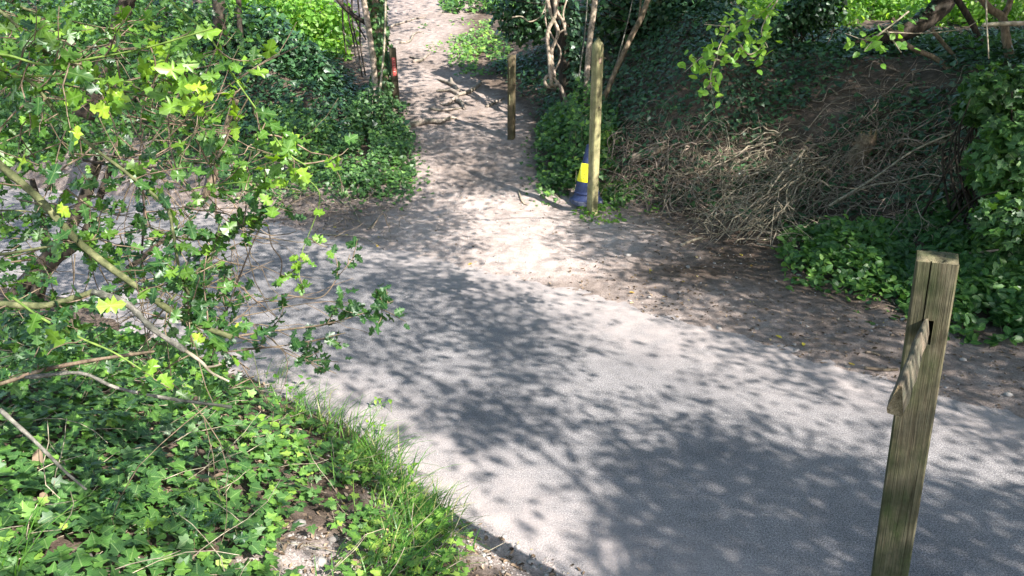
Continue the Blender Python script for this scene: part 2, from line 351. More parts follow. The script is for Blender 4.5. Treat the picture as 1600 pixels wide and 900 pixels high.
def twiggy(bag, p, d, L, r, depth, jit=.25, grav=0., spread=.7, nb=3, k=4, tips=None):
    P = wander(p, d, L, 5, jit, grav); tube(bag, P, r, r*.5, k, cap=False)
    if tips is not None: tips.append(P)
    if depth > 0:
        for _ in range(nb):
            i = rng.integers(1, 6); dd = unit(P[min(i+1, 5)]-P[i-1]+rng.normal(size=3)*1e-6)
            twiggy(bag, P[i], dd+rng.normal(size=3)*spread*.6, L*rng.uniform(.45, .75), r*.6, depth-1, jit, grav, spread, nb, k, tips)
    return P
# ---------------------------------------------------------------- terrain
def axis(segs):
    out = [segs[0][0]]
    for a, b, s in segs: out += list(np.linspace(a, b, max(1, int(round((b-a)/s)))+1)[1:])
    return np.array(out)
gx = axis([(-160, -60, 12), (-60, -20, 2), (-20, -9, .4), (-9, -4, .08), (-4, 4.6, .035), (4.6, 9, .08), (9, 20, .4), (20, 60, 2), (60, 160, 12)])
gy = axis([(-40, -6, 2), (-6, 0, .3), (0, .8, .1), (.8, 7.5, .035), (7.5, 14, .055), (14, 24, .11), (24, 60, 1.5), (60, 220, 12)])
X, Y = np.meshgrid(gx, gy); Z = H(X, Y)
def table(Q):
    def look(x, y):
        x = np.asarray(x, float); y = np.asarray(y, float)
        i = np.clip(np.searchsorted(gx, x)-1, 0, len(gx)-2); j = np.clip(np.searchsorted(gy, y)-1, 0, len(gy)-2)
        fx = np.clip((x-gx[i])/(gx[i+1]-gx[i]), 0, 1); fy = np.clip((y-gy[j])/(gy[j+1]-gy[j]), 0, 1)
        return Q[j, i]*(1-fx)*(1-fy)+Q[j, i+1]*fx*(1-fy)+Q[j+1, i]*(1-fx)*fy+Q[j+1, i+1]*fx*fy
    return look
Hexact = H; _hz = table(Z)
def H(x, y, fine=True): return _hz(x, y)
TT = np.concatenate([np.geomspace(.7, 40, 700), np.geomspace(41, 250, 60)])
def ground(px, py):                        # where a pixel's line of sight meets the terrain
    px = np.atleast_1d(np.asarray(px, float)); py = np.atleast_1d(np.asarray(py, float)); out = []
    for s0 in range(0, len(px), 3000):
        d = ray(px[s0:s0+3000], py[s0:s0+3000]); p = CAM+d[:, None]*TT[None, :, None]
        below = p[..., 2] < H(p[..., 0], p[..., 1]); i = np.where(below.any(1), below.argmax(1), len(TT)-1); i = np.maximum(i, 1); k = np.arange(len(d))
        a = p[k, i-1]; b = p[k, i]; ha = a[:, 2]-H(a[:, 0], a[:, 1]); hb = b[:, 2]-H(b[:, 0], b[:, 1])
        t = np.clip(ha/np.where(ha-hb == 0, 1, ha-hb), 0, 1)[:, None]; q = a+(b-a)*t; q[:, 2] = H(q[:, 0], q[:, 1]); out.append(q)
    return np.concatenate(out)
f_, n_, r_, l_ = zones(X, Y); zones_exact = zones
_zt = [table(q) for q in (f_, n_, r_, l_)]
def zones(x, y): return tuple(t(x, y) for t in _zt)
soil = np.zeros(X.shape)
pathm = ss(.15, -.5, r_)*ss(.15, -.5, l_)*ss(-.3, .2, f_)
mouth = ss(2.3, .9, np.hypot((X+.1)*.9, (Y-8.2)*.9))*(f_ > -.3)
soil = np.maximum(pathm*ss(8.2, 9.5, Y)*.5, mouth*1.0)  # trodden earth; sunlit mouth lightened and shadier upper path darkened in its colour
soil = np.maximum(soil, ss(1.8, 0, f_)*ss(-.4, 0, f_)*.5*(f_ > -.4))
soil = np.maximum(soil, ss(.6, .0, n_)*(n_ > -.3)*1.0*ss(-.9, -.4, X))
bare = ss(.34, .12, np.hypot(X+.77, (Y-2.36)*.9)); soil = np.maximum(soil, bare*.8)
soil = np.clip(soil+(fbm(X*1.6, Y*1.6, 31)-.5)*.5*(soil > .05), 0, 1)
nx, ny = len(gx), len(gy)
idx = np.arange(nx*ny).reshape(ny, nx)
quads = np.stack([idx[:-1, :-1], idx[:-1, 1:], idx[1:, 1:], idx[1:, :-1]], -1).reshape(-1, 4)
fc = ((f_[:-1, :-1]+f_[1:, 1:])/2).ravel(); nc = ((n_[:-1, :-1]+n_[1:, 1:])/2).ravel()
rc = ((r_[:-1, :-1]+r_[1:, 1:])/2).ravel(); lc_ = ((l_[:-1, :-1]+l_[1:, 1:])/2).ravel()
yc = ((Y[:-1, :-1]+Y[1:, 1:])/2).ravel(); xc = ((X[:-1, :-1]+X[1:, 1:])/2).ravel()
is_path = (fc > .0) & (rc < 0) & (lc_ < 0) & (np.abs(xc+.1+.12*(yc-8)) < 1.9+1.0*(yc > 14)) & (yc < 40)
is_verge = (fc > 0) & (rc < 0) & (lc_ < 0) & ~is_path
reg = np.where(is_path, 1, np.where(is_verge, 2, 0))
VV = np.stack([X, Y, Z], -1).reshape(-1, 3); sv = soil.ravel()
for k, nm in ((0, 'ground'), (1, 'dirt_path'), (2, 'verge')):
    q = quads[reg == k]; u, inv = np.unique(q, return_inverse=True)
    tag(mesh(nm, VV[u], [inv.reshape(-1, 4)], M['soil'], smooth=True, attrs={'soil': sv[u]}), kind='structure')
# road sheet: slightly cambered strip, its edges tucked under the soil
def resamp(P, n, ext):
    P = np.array(P, float); s = np.concatenate([[0], np.cumsum(np.hypot(*np.diff(P, axis=0).T))])
    t = np.linspace(0, 1, n); return np.stack([np.interp(t*s[-1], s, P[:, 0]), np.interp(t*s[-1], s, P[:, 1])], -1)
a_ = resamp(NEAR, 700, 0); b_ = resamp(FAR, 700, 0)
dirv = unit(b_-a_); K = 13; t = np.linspace(0, 1, K)
G = (a_-dirv*.25)[:, None]*(1-t)[None, :, None]+(b_+dirv*.25)[:, None]*t[None, :, None]
zz = np.zeros(G.shape[:2])+.0
ed = np.maximum(sdist(G[..., 0], G[..., 1], FAR), -sdist(G[..., 0], G[..., 1], NEAR))
dust = np.clip(ss(-.75, 0, ed)*.9, 0, 1); dust = np.maximum(dust, ss(-1.2, 0, sdist(G[..., 0], G[..., 1], FAR))*ss(2.6, .6, np.abs(G[..., 0]-.3)))
idx = np.arange(700*K).reshape(700, K); q = np.stack([idx[:-1, :-1], idx[1:, :-1], idx[1:, 1:], idx[:-1, 1:]], -1).reshape(-1, 4)[:, ::-1]
tag(mesh('road', np.dstack([G, zz]).reshape(-1, 3), [q], M['asphalt'], attrs={'dust': dust.ravel()}), kind='structure')

# ---------------------------------------------------------------- overhead canopy (out of frame; its gaps dapple the ground)
LIT = """6645838831211753
6634838821122222
6643525811111111
6643334632222112
5544555324443113
5555677424553224
6666543893443333
7766544993334643
7766555697322654
7776555569533444
7777665457942452
7777666556964453
7777665467678754
7776786487346873
7777776883003578
7777788894000023
7777887895000001
7777887874000000"""
LM = np.array([[int(c) for c in r] for r in LIT.split()], float)/9
def lit(x, y):
    z = H(x, y, False); px, py, dz = proj(np.stack([x, y, z], -1))
    u = np.clip(px/100-.5, 0, 14.999); v = np.clip(py/50-.5, 0, 16.999)
    i = u.astype(int); j = v.astype(int); fu = u-i; fv = v-j
    L = LM[j, i]*(1-fu)*(1-fv)+LM[j, i+1]*fu*(1-fv)+LM[j+1, i]*(1-fu)*fv+LM[j+1, i+1]*fu*fv
    inside = (px > -60) & (px < 1660) & (py > -25) & (py < 960) & (dz > .1)
    out = np.where(y > 14, .8, np.where(x < -1, .78, .3))
    return np.where(inside, L, out), z
trees = [  # trunk base, reach
    ('broadleaf_tree', 'tall broadleaf tree standing behind the viewer, its crown arching over the road', (6.2, -2.4)),
    ('broadleaf_tree', 'broadleaf tree left of the viewer spreading over the ivy bank', (-3.6, -2.6)),
    ('broadleaf_tree', 'broadleaf tree on the right bank shading the brushwood slope', (9.6, 4.2)),
    ('broadleaf_tree', 'broadleaf tree beyond the left frame edge shading the far verge', (-10.5, 7.5)),
    ('broadleaf_tree', 'far broadleaf tree on the bank top over the ivy slope', (12.5, 11.5))]
NN, NF = 80000, 19000; NT = NN+NF
tx = rng.uniform(-12, 14, NT); ty = np.concatenate([rng.uniform(.5, 12, NN), rng.uniform(12, 25, NF)])
Lv, tz = lit(tx, ty)
# organic clumping so that light arrives as blotches and flecks
cl = .42*fbm(tx*1.5, ty*1.5, 41, 2)+.58*vn(tx*4.6, ty*4.6, 47)
Lc = .04+.96*ss(.62, .40, Lv**1.25*.95+.02+(cl-.5)*1.15)*(.55+.45*ss(.5, .1, Lv))
Lc = Lc*ss(.97, .80, Lv)*.80
keep = rng.random(NT) < Lc
tx, ty, tz = tx[keep], ty[keep], tz[keep]
hz = rng.uniform(3.2, 5.4, len(tx)); 
C0 = np.stack([tx, ty, tz], -1)+SUN*((hz)/SUN[2])[:, None]
px, py, dz = proj(C0)
ok = ((py < -45) | (px < -200) | (px > 1800) | (C0[:, 1] < 0)) & (np.linalg.norm(C0-CAM, axis=1) > 1.6) & (C0[:, 2] > 2.9)
C0 = C0[ok]; cty = ty[ok]
own = np.argmin([np.hypot(C0[:, 0]-t_[2][0], C0[:, 1]-t_[2][1]) for t_ in trees], 0)
print('canopy clusters', len(C0))
for k, (nm, lab, (bx, by)) in enumerate(trees):
    Pk = C0[own == k]; Yk = cty[own == k]
    if not len(Pk): continue
    bz = float(H(bx, by)); root = thing(nm, lab, 'tree', (bx, by, bz), 'trees overhanging the lane')
    bg_ = Bag(); nl = 9
    az = rng.random(len(Pk))*2*PI; dr = np.stack([np.cos(az), np.sin(az), rng.normal(size=len(Pk))*.25], -1); fs_ = (1+Yk/25)
    tpos = np.linspace(-1, 1, nl)[None, :, None]
    off = (dr[:, None]*tpos*.26+rng.normal(size=(len(Pk), nl, 3))*np.array([.055, .055, .04]))*fs_[:, None, None]
    if True:
        A0 = Pk-dr*.28*fs_[:, None]; A1 = Pk+dr*.28*fs_[:, None]; sel_ = Yk < 12; A0, A1 = A0[sel_], A1[sel_]; sdv = unit(np.cross(A1-A0, [0, 0, 1.]))*.004; up_ = np.array([0, 0, .006])
        tv = np.stack([A0-sdv, A0+sdv, A0+up_, A1-sdv*.5, A1+sdv*.5, A1+up_*.5], 1).reshape(-1, 3); ti = np.arange(len(A0))[:, None]*6
        tf = np.concatenate([ti+np.array([[0, 1, 4, 3]]), ti+np.array([[1, 2, 5, 4]]), ti+np.array([[2, 0, 3, 5]])]); tb = Bag()
        if len(A0): tb.add(tv, [tf]); tag(tb.build('twigs', M['bark'], root), kind='stuff')
    P = (Pk[:, None]+off).reshape(-1, 3)
    N = rng.normal(size=(len(P), 3))*.45+np.array([0, 0, 1.])
    sz = rng.uniform(.05, .10, len(P))*np.repeat(np.where(Yk > 12, 2.1, 1.), nl)
    scat(bg_, T_diam, P, N, sz, rng.random(len(P)))
    tag(bg_.build('crown', M['canopy'], root), kind='stuff')
    bt = Bag(); top = np.array([bx, by, bz+3.4])
    tube(bt, smoothline([(bx, by, bz-.3), (bx+.05, by+.05, bz+1.6), top], 5), .2, .14, 10, .1)
    bt.build('trunk', M['bark'], root, True)
    bl = Bag()
    sel = Pk[rng.choice(len(Pk), min(13, len(Pk)), False)]
    for e in sel:
        D_ = (e-top)
        way = [top]+[top+D_*q+rng.normal(size=3)*.22+np.array([0, 0, .3*math.sin(q*PI)]) for q in (.2, .4, .6, .8)]+[e]
        tube(bl, smoothline(way, 4), .035, .006, 5, .1)
    if k == 0:
        for pts, h_, ra, rb in (([(820, 690), (880, 745), (925, 790), (960, 830), (1010, 885), (1050, 960)], 4.1, .010, .018),):
            g_ = np.array([ground(np.array([a]), np.array([b]))[0] for a, b in pts])
            Q = g_+SUN*(h_/SUN[2]); tube(bl, smoothline(np.vstack([Q, (top+Q[-1])/2, top]), 5), ra, rb*1.2, 6, .1)
    bl.build('branches', M['bark'], root, True)
# ================================================================ plants, posts, brush
def nrm(x, y, e=.12):
    gxx = (H(x+e, y, False)-H(x-e, y, False))/(2*e); gyy = (H(x, y+e, False)-H(x, y-e, False))/(2*e)
    return unit(np.stack([-gxx, -gyy, np.ones(np.shape(x))], -1))
def seen(x, y, z, m=60):
    px, py, dz = proj(np.stack([x, y, z], -1)); return (px > -m) & (px < 1600+m) & (py > -m) & (py < 900+m) & (dz > .3)
def cover(bag, x, y, T, size, lift, tilt=.45, rndb=(0, 1), clump=0):
    z = H(x, y); k = seen(x, y, z); x, y, z = x[k], y[k], z[k]; n = len(x)
    N = nrm(x, y)+rng.normal(size=(n, 3))*tilt+np.array([0, 0, .25])
    P = np.stack([x, y, z], -1)+nrm(x, y)*(rng.random(n)*lift*(.5+fbm(x*2.5, y*2.5, 3)))[:, None]
    r = rng.beta(1.4, 2.2, n)*(rndb[1]-rndb[0])+rndb[0]
    if clump: r = np.clip(r+(fbm(x*1.3, y*1.3, 8)-.5)*clump, 0, 1)
    scat(bag, T, P, N, rng.gamma(9, 1/9., n)*size, r)
    return n
# ---- ivy on the right bank, with two bare soil scrapes
def poly_mask(px, py, poly):
    poly = np.array(poly, float); c = np.zeros(px.shape, bool); j = len(poly)-1
    for i in range(len(poly)):
        xi, yi = poly[i]; xj, yj = poly[j]
        c ^= ((yi > py) != (yj > py)) & (px < (xj-xi)*(py-yi)/(yj-yi+1e-9)+xi); j = i
    return c
SCRAPE = [[(1330, 95), (1440, 88), (1530, 140), (1400, 150), (1330, 185), (1270, 225), (1200, 230), (1210, 190), (1270, 165), (1300, 130)]]
n = 150000
x = rng.uniform(-1.5, 13, n); y = rng.uniform(3, 17.5, n); f_, nn_, r_, l_ = zones(x, y)
z = H(x, y, False); px, py, dz = proj(np.stack([x, y, z], -1))
sc_m = np.zeros(n, bool)
for P_ in SCRAPE: sc_m |= poly_mask(px+rng.normal(size=n)*9, py+rng.normal(size=n)*6, P_)
jag = (fbm(x*2, y*2, 77)-.5)*.5
dens = ss(.0+0, .5, r_+jag)*(f_ > .2)
brushz = poly_mask(px, py, [(940, 215), (1200, 215), (1440, 230), (1420, 350), (1230, 385), (1100, 370), (960, 320)])
dens = np.where(brushz, dens*.5, dens); dens = np.where(sc_m, .05, dens)
low = poly_mask(px, py, [(1200, 380), (1290, 350), (1480, 330), (1700, 340), (1700, 560), (1560, 545), (1440, 500), (1300, 440)])
k = (rng.random(n) < dens) & ~low & (y < 15.5)
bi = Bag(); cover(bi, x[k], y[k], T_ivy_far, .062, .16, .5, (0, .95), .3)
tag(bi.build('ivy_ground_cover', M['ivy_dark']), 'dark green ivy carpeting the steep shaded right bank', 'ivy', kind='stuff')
# ---- left bank ivy and the bright lit ivy patch left of the path mouth
n = 60000
x = rng.uniform(-11, .5, n); y = rng.uniform(9.5, 17, n); f_, nn_, r_, l_ = zones(x, y)
z = H(x, y, False); px, py, dz = proj(np.stack([x, y, z], -1))
jag = (fbm(x*2.5, y*2.5, 17)-.5)*1.3
k = (rng.random(n) < ss(0, .7, l_+jag)) & (f_ > .3)
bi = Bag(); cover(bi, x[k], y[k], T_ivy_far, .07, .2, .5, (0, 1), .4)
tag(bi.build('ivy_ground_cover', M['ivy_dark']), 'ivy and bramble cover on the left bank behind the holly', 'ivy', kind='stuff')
def mound(name, label, cat, poly, N_, T, size, lift, material, rb=(0, 1), seedc=.3, group=None, stems=0):
    pm = np.array(poly, float); qx = rng.uniform(pm[:, 0].min(), pm[:, 0].max(), N_*3); qy = rng.uniform(pm[:, 1].min(), pm[:, 1].max(), N_*3)
    k = poly_mask(qx+rng.normal(size=N_*3)*20, qy+rng.normal(size=N_*3)*12, poly) & (fbm(qx/26, qy/16, 12) > .36); g = ground(qx[k][:N_], qy[k][:N_])
    c = g.mean(0); root = thing(name, label, cat, tuple(c[:2])+(float(H(c[0], c[1])),), group)
    b = Bag(); x, y = g[:, 0], g[:, 1]; e = np.hypot((x-c[0])/max(np.ptp(x), .1), (y-c[1])/max(np.ptp(y), .1))*2
    h = lift*np.clip(1.15-e*1.0, .06, 1)*(.2+1.5*fbm(x*3.3, y*3.3, 6))
    t_ = rng.random(len(x))**.6; P = g+np.array([0, 0, 1.])*(h*t_)[:, None]
    N = nrm(x, y)+rng.normal(size=(len(x), 3))*.55+np.array([0, -.3, .3])
    r = np.clip(rng.beta(1.5, 2, len(x))*(rb[1]-rb[0])+rb[0]+(fbm(x*3, y*3, 8)-.5)*seedc, 0, 1)
    scat(b, T, P, N, rng.uniform(.7, 1.3, len(x))*size, r)
    tag(b.build('foliage', M[material], root), kind='stuff')
    s = Bag()
    for i in rng.choice(len(P), min(len(P), 40+stems), False):
        a = np.array([P[i][0]+rng.normal()*.06, P[i][1]+rng.normal()*.06, g[i][2]-.02]); tube(s, smoothline([a, (a+P[i])/2+rng.normal(size=3)*.02, P[i]], 3), .004, .002, 4, cap=False)
    tag(s.build('stems', M['twig'], root), kind='stuff'); return root
mound('ivy_patch', 'bright dappled ivy mound at the left edge of the dirt path', 'ivy', [(500, 230), (560, 190), (625, 185), (648, 225), (640, 290), (600, 312), (540, 305), (495, 280)], 3600, T_ivy2, .055, .3, 'ivy', (0, .8))
mound('ivy_patch', 'pale sunlit ivy clump in front of the left bank, behind the holly tip', 'ivy', [(380, 200), (430, 165), (510, 190), (530, 250), (500, 290), (430, 280), (370, 250)], 2400, T_ivy2, .06, .35, 'ivy', (.1, 1))
mound('ivy_patch', 'glossy ivy heap at the foot of the twin stems left of the path', 'ivy', [(545, 165), (600, 160), (630, 180), (640, 215), (600, 235), (540, 210)], 1500, T_ivy2, .06, .5, 'ivy', (0, .6))
mound('ivy_bush', 'leafy ivy bush behind the blue cone and pointed post', 'bush', [(840, 175), (905, 165), (955, 190), (962, 240), (915, 300), (860, 305), (838, 250)], 3200, T_ivy2, .07, .75, 'ivy', (.05, 1), stems=30)
mound('trailing_ivy', 'thin ivy strands creeping onto the path below the left ivy mound', 'ivy', [(520, 290), (640, 200), (675, 240), (665, 310), (600, 335), (520, 320)], 260, T_ivy2, .05, .05, 'ivy', (.1, .9))
mound('trailing_ivy', 'thin ivy strands creeping onto the path left of the cone', 'ivy', [(815, 200), (860, 190), (900, 310), (850, 325), (815, 270)], 200, T_ivy2, .05, .05, 'ivy', (.1, .9))
mound('trailing_ivy', 'sparse strands at the foot of the right bank by the verge plants', 'ivy', [(1190, 380), (1260, 420), (1420, 510), (1400, 480), (1290, 400), (1210, 360)], 200, T_ivy2, .05, .05, 'ivy', (.1, .9))
mound('weed_clump', 'small bright weeds round the foot of the pointed post', 'weeds', [(900, 325), (930, 322), (975, 325), (960, 345), (915, 350)], 160, T_oval, .06, .16, 'fresh')
mound('weed_clump', 'low ivy strands right of the pointed post foot', 'weeds', [(935, 285), (990, 290), (1010, 325), (950, 330)], 420, T_ivy2, .055, .15, 'ivy')
mound('weed_clump', 'sparse seedlings on the verge in front of the brush pile', 'weeds', [(975, 325), (1035, 322), (1030, 338), (985, 342)], 60, T_oval, .05, .08, 'fresh')
mound('verge_shrub', 'sunlit pale green seedlings at the left end of the right verge plants', 'shrub', [(1220, 385), (1290, 350), (1380, 360), (1400, 410), (1400, 470), (1330, 450), (1240, 430)], 2600, T_oval, .075, .32, 'shrub', (.2, 1))
mound('verge_shrub', 'dark leafy ground plants behind the broken post top', 'shrub', [(1380, 350), (1480, 320), (1640, 330), (1640, 430), (1500, 430), (1400, 420)], 2800, T_oval, .075, .3, 'shrub', (0, .5))
mound('verge_shrub', 'mid green leafy plants right of the broken post', 'shrub', [(1400, 420), (1500, 410), (1640, 420), (1640, 540), (1560, 540), (1480, 510), (1400, 480)], 2800, T_oval, .08, .28, 'shrub', (.05, .8))
mound('weed_clump', 'small fresh tuft growing low in the middle of the path', 'weeds', [(668, 70), (695, 66), (692, 80), (672, 82)], 90, T_oval, .07, .1, 'fresh')
mound('weed_clump', 'thin green seedlings across the upper path', 'weeds', [(655, 38), (690, 38), (688, 52), (660, 54)], 120, T_oval, .07, .08, 'ivy')
mound('nettle_patch', 'bright sunlit weeds at the right edge of the upper path', 'weeds', [(700, 70), (725, 40), (790, 30), (800, 90), (760, 120), (715, 105)], 1100, T_ivy2, .07, .14, 'ivy', (.5, 1), .6)
mound('nettle_patch', 'sunlit green plants beside the top right of the path', 'weeds', [(690, 0), (790, -5), (830, 10), (760, 22), (700, 18)], 1500, T_oval, .12, .5, 'shrub', (.2, 1))
mound('undergrowth', 'low brambly green growth on the left verge behind the holly', 'undergrowth', [(150, 150), (260, 140), (380, 180), (390, 260), (300, 270), (150, 230)], 3000, T_rag, .07, .35, 'shrub', (.05, .9))
mound('undergrowth', 'patchy ivy and weeds on the far left verge', 'undergrowth', [(-20, 150), (150, 150), (160, 235), (60, 250), (-20, 240)], 2200, T_rag, .07, .3, 'shrub', (.0, .8))
mound('undergrowth', 'thin ivy strands over the soil left of the path mouth', 'undergrowth', [(350, 250), (470, 270), (520, 300), (480, 330), (400, 320), (340, 290)], 700, T_ivy2, .055, .12, 'ivy', (.1, 1))
# ---- volumes of leaves
def blob(bag, c, rad, N_, T, size, rb=(0, 1), cl=.5, down=.1):
    u = unit(rng.normal(size=(N_, 3)))*(rng.random(N_)**.45)[:, None]
    P = np.array(c)+u*np.array(rad)
    q = fbm(P[:, 0]*2.2+P[:, 2]*1.3, P[:, 1]*2.2-P[:, 2]*1.9, 14, 3); k = q > (.5-(1-cl)*.3 if cl < 1 else 0)
    P, u, q = P[k], u[k], q[k]; n = len(P)
    N = u*.6+rng.normal(size=(n, 3))*.6+np.array([0, -.2, .6])
    scat(bag, T, P, N, rng.uniform(.7, 1.3, n)*size, np.clip(rng.beta(1.6, 2, n)*(rb[1]-rb[0])+rb[0]+(q-.5)*.3, 0, 1), rng.normal(size=(n, 3))*.7-np.array([0, 0, .5]))
def shrub(name, label, cat, specs, material, T, size, rb=(0, 1), bark='bark_dark', group=None, stems=14):
    c0 = np.array(specs[0][0], float); gz = float(H(c0[0], c0[1])); root = thing(name, label, cat, (c0[0], c0[1], gz), group)
    b = Bag(); s = Bag()
    for c, rad, N_ in specs:
        blob(b, c, rad, N_, T, size, rb)
        for _ in range(stems):
            a = np.array([c0[0]+rng.normal()*.15, c0[1]+rng.normal()*.15, gz-.05]); e = np.array(c)+rng.normal(size=3)*np.array(rad)*.5
            tube(s, smoothline([a, a*.5+e*.5+rng.normal(size=3)*.1, e], 4), .014, .005, 5)
    tag(b.build('foliage', M[material], root), kind='stuff'); tag(s.build('stems', M[bark], root), kind='stuff'); return root
def A(px, py, d): return at(np.array(px), np.array(py), d)
# left background, from the bank top down to the holly
shrub('bush', 'sunlit lime green bush on the slope left of the upper path', 'bush', [(A(470, 40, 16), (1.3, 1., .75), 3600), (A(510, 85, 15.5), (.5, .6, .4), 1200), (A(400, 10, 17), (1.2, 1, .8), 2500)], 'meadow', T_oval, .13, (.2, 1))
shrub('bush', 'dark evergreen bush left of the twin stems', 'bush', [(A(440, 110, 13.2), (.9, .6, .75), 3000), (A(490, 130, 13.), (.5, .5, .5), 1500), (A(400, 60, 13.6), (.7, .6, .6), 1800)], 'ivy_dark', T_ivy2, .10, (0, .9))
shrub('bush', 'shaded green bush high on the left bank behind the dark trunk', 'bush', [(A(330, 70, 14), (1.1, .8, .9), 2600), (A(280, 130, 12.8), (.8, .6, .6), 1800)], 'shrub', T_oval, .10, (0, .7))
shrub('bush', 'loose green thicket filling the far left corner', 'bush', [(A(80, 60, 13), (1.8, .9, 1.1), 3800), (A(20, 180, 11), (1.2, .7, .8), 2000), (A(190, 20, 14), (1.4, .9, .7), 2200)], 'shrub', T_oval, .09, (.0, .9))
# far right fields and thickets beyond the bank crest
for (p, q, d, r_, N_, lab) in [(1230, 25, 17, (1.8, 1.2, .55), 3200, 'sunlit nettle thicket on the bank crest right of centre'), (1390, 10, 19, (2.0, 1.2, .8), 3200, 'bright green thicket behind the leaning dark trunk'), (1540, 20, 17, (1.9, 1.2, .9), 3200, 'bright thicket behind the forked tree in the top right corner'), (1130, 5, 18, (1.4, 1.0, .35), 1500, 'sunlit leafy bush on the crest above the dark ivy')]:
    shrub('thicket', lab, 'bush', [(A(p, q, d), r_, N_)], 'meadow', T_oval, .14, (.1, 1))
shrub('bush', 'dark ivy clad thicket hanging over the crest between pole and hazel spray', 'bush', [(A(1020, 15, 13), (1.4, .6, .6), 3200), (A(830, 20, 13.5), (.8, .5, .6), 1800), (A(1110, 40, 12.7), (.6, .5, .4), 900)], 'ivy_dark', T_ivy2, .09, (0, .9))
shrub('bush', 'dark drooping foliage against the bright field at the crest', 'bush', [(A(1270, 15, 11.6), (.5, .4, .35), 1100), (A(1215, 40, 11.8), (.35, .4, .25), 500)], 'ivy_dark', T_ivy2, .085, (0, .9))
shrub('ivy_bush', 'pale glossy ivy bush hanging at the right frame edge', 'bush', [(A(1570, 150, 7.0), (.42, .35, .3), 1100), (A(1585, 250, 6.6), (.38, .35, .42), 1500), (A(1575, 345, 6.3), (.28, .3, .22), 800), (A(1520, 175, 7.2), (.16, .2, .12), 220)], 'ivy', T_ivy, .075, (0, .75))
shrub('bush', 'dense shaded undergrowth below the forked tree', 'bush', [(A(1560, 110, 10), (.9, .6, .5), 1800), (A(1500, 90, 11), (.8, .6, .35), 1200)], 'shrub', T_oval, .09, (0, .6))
# distant woodland beyond everything, reads as one mass
bw = Bag(); sb = Bag()
for i in range(60):
    x_ = rng.uniform(-26, 30); y_ = rng.uniform(26, 44); z_ = float(H(x_, y_, False)); h = rng.uniform(1.5, 3.6)
    blob(bw, (x_, y_, z_+h*.6), (rng.uniform(1.2, 2.4), 1.2, h), 420, T_diam, .34, (0, 1), .6)
tag(bw.build('far_woodland', M['meadow']), 'sunlit far undergrowth beyond the bank tops', 'woodland', kind='stuff')
# ---- trees of the middle distance
def base_at(px, py): return ground([px], [py])[0]
def dof(p): return float(proj(p[None])[2][0])
def line_px(pts, d):       # pixel way-points at depth d (a number or one per point)
    d = np.broadcast_to(np.asarray(d, float), (len(pts),)); return np.array([at(np.array(a), np.array(b), e) for (a, b), e in zip(pts, d)])
def leaves_on(bag, P, N_, T, size, spread, rb=(0, 1)):
    P = smoothline(P, 6); i = rng.integers(0, len(P)-1, N_); t = rng.random((N_, 1)); o = rng.normal(size=(N_, 3)); Q = P[i]*(1-t)+P[i+1]*t+unit(o)*spread*(.6+.5*rng.random((N_, 1)))
    scat(bag, T, Q, unit(o)+np.array([0, -.2, .4])+rng.normal(size=(N_, 3))*.3, rng.uniform(.7, 1.3, N_)*size, rng.beta(1.6, 2, N_)*(rb[1]-rb[0])+rb[0], -np.array([[0, 0, 1.]])+rng.normal(size=(N_, 3))*.5)
# left twin-stem tree clad in ivy
B = base_at(592, 168); d0 = dof(B); root = thing('ivy_clad_tree', 'ivy-clad twin-stemmed tree at the left edge of the path beside the red-marked post', 'tree', tuple(B))
b = Bag(); P1 = line_px([(598, 172), (597, 120), (593, 60), (588, 0), (583, -120)], d0); tube(b, smoothline(P1), .13, .11, 10, .15); b.build('trunk', M['bark'], root, True)
b = Bag(); P2 = line_px([(588, 172), (585, 110), (577, 50), (568, -5), (560, -100)], d0-.15); tube(b, smoothline(P2), .06, .045, 8, .1); b.build('stem', M['twig_red'], root, True)
b = Bag(); P3 = line_px([(572, 36), (550, 22), (530, 2), (515, -30)], d0-.1); tube(b, smoothline(P3), .04, .03, 7, .1); b.build('branch', M['bark_dark'], root, True)
b = Bag(); leaves_on(b, P1, 1500, T_ivy, .09, .17, (0, .7)); leaves_on(b, P1[:2], 200, T_ivy2, .08, .2, (0, .6)); tag(b.build('ivy_leaves', M['ivy'], root), kind='stuff')
vn_ = [[(535, -20), (536, 40), (541, 85)], [(541, -20), (545, 30), (552, 60), (556, 90)], [(550, -20), (551, 35), (560, 80), (566, 120)], [(557, -20), (562, 30), (563, 70), (571, 118)], [(545, 10), (560, 40), (572, 62)]]
for i, v_ in enumerate(vn_):
    b = Bag(); tube(b, smoothline(line_px(v_, d0-.1)), .016, .013, 5, .2); b.build('vine', M['bark_dark'], root, True)
b = Bag(); tube(b, smoothline(line_px([(603, -20), (601, 60), (596, 120), (590, 170)], d0-.3)), .017, .02, 5, .2); b.build('vine', M['twig'], root, True)
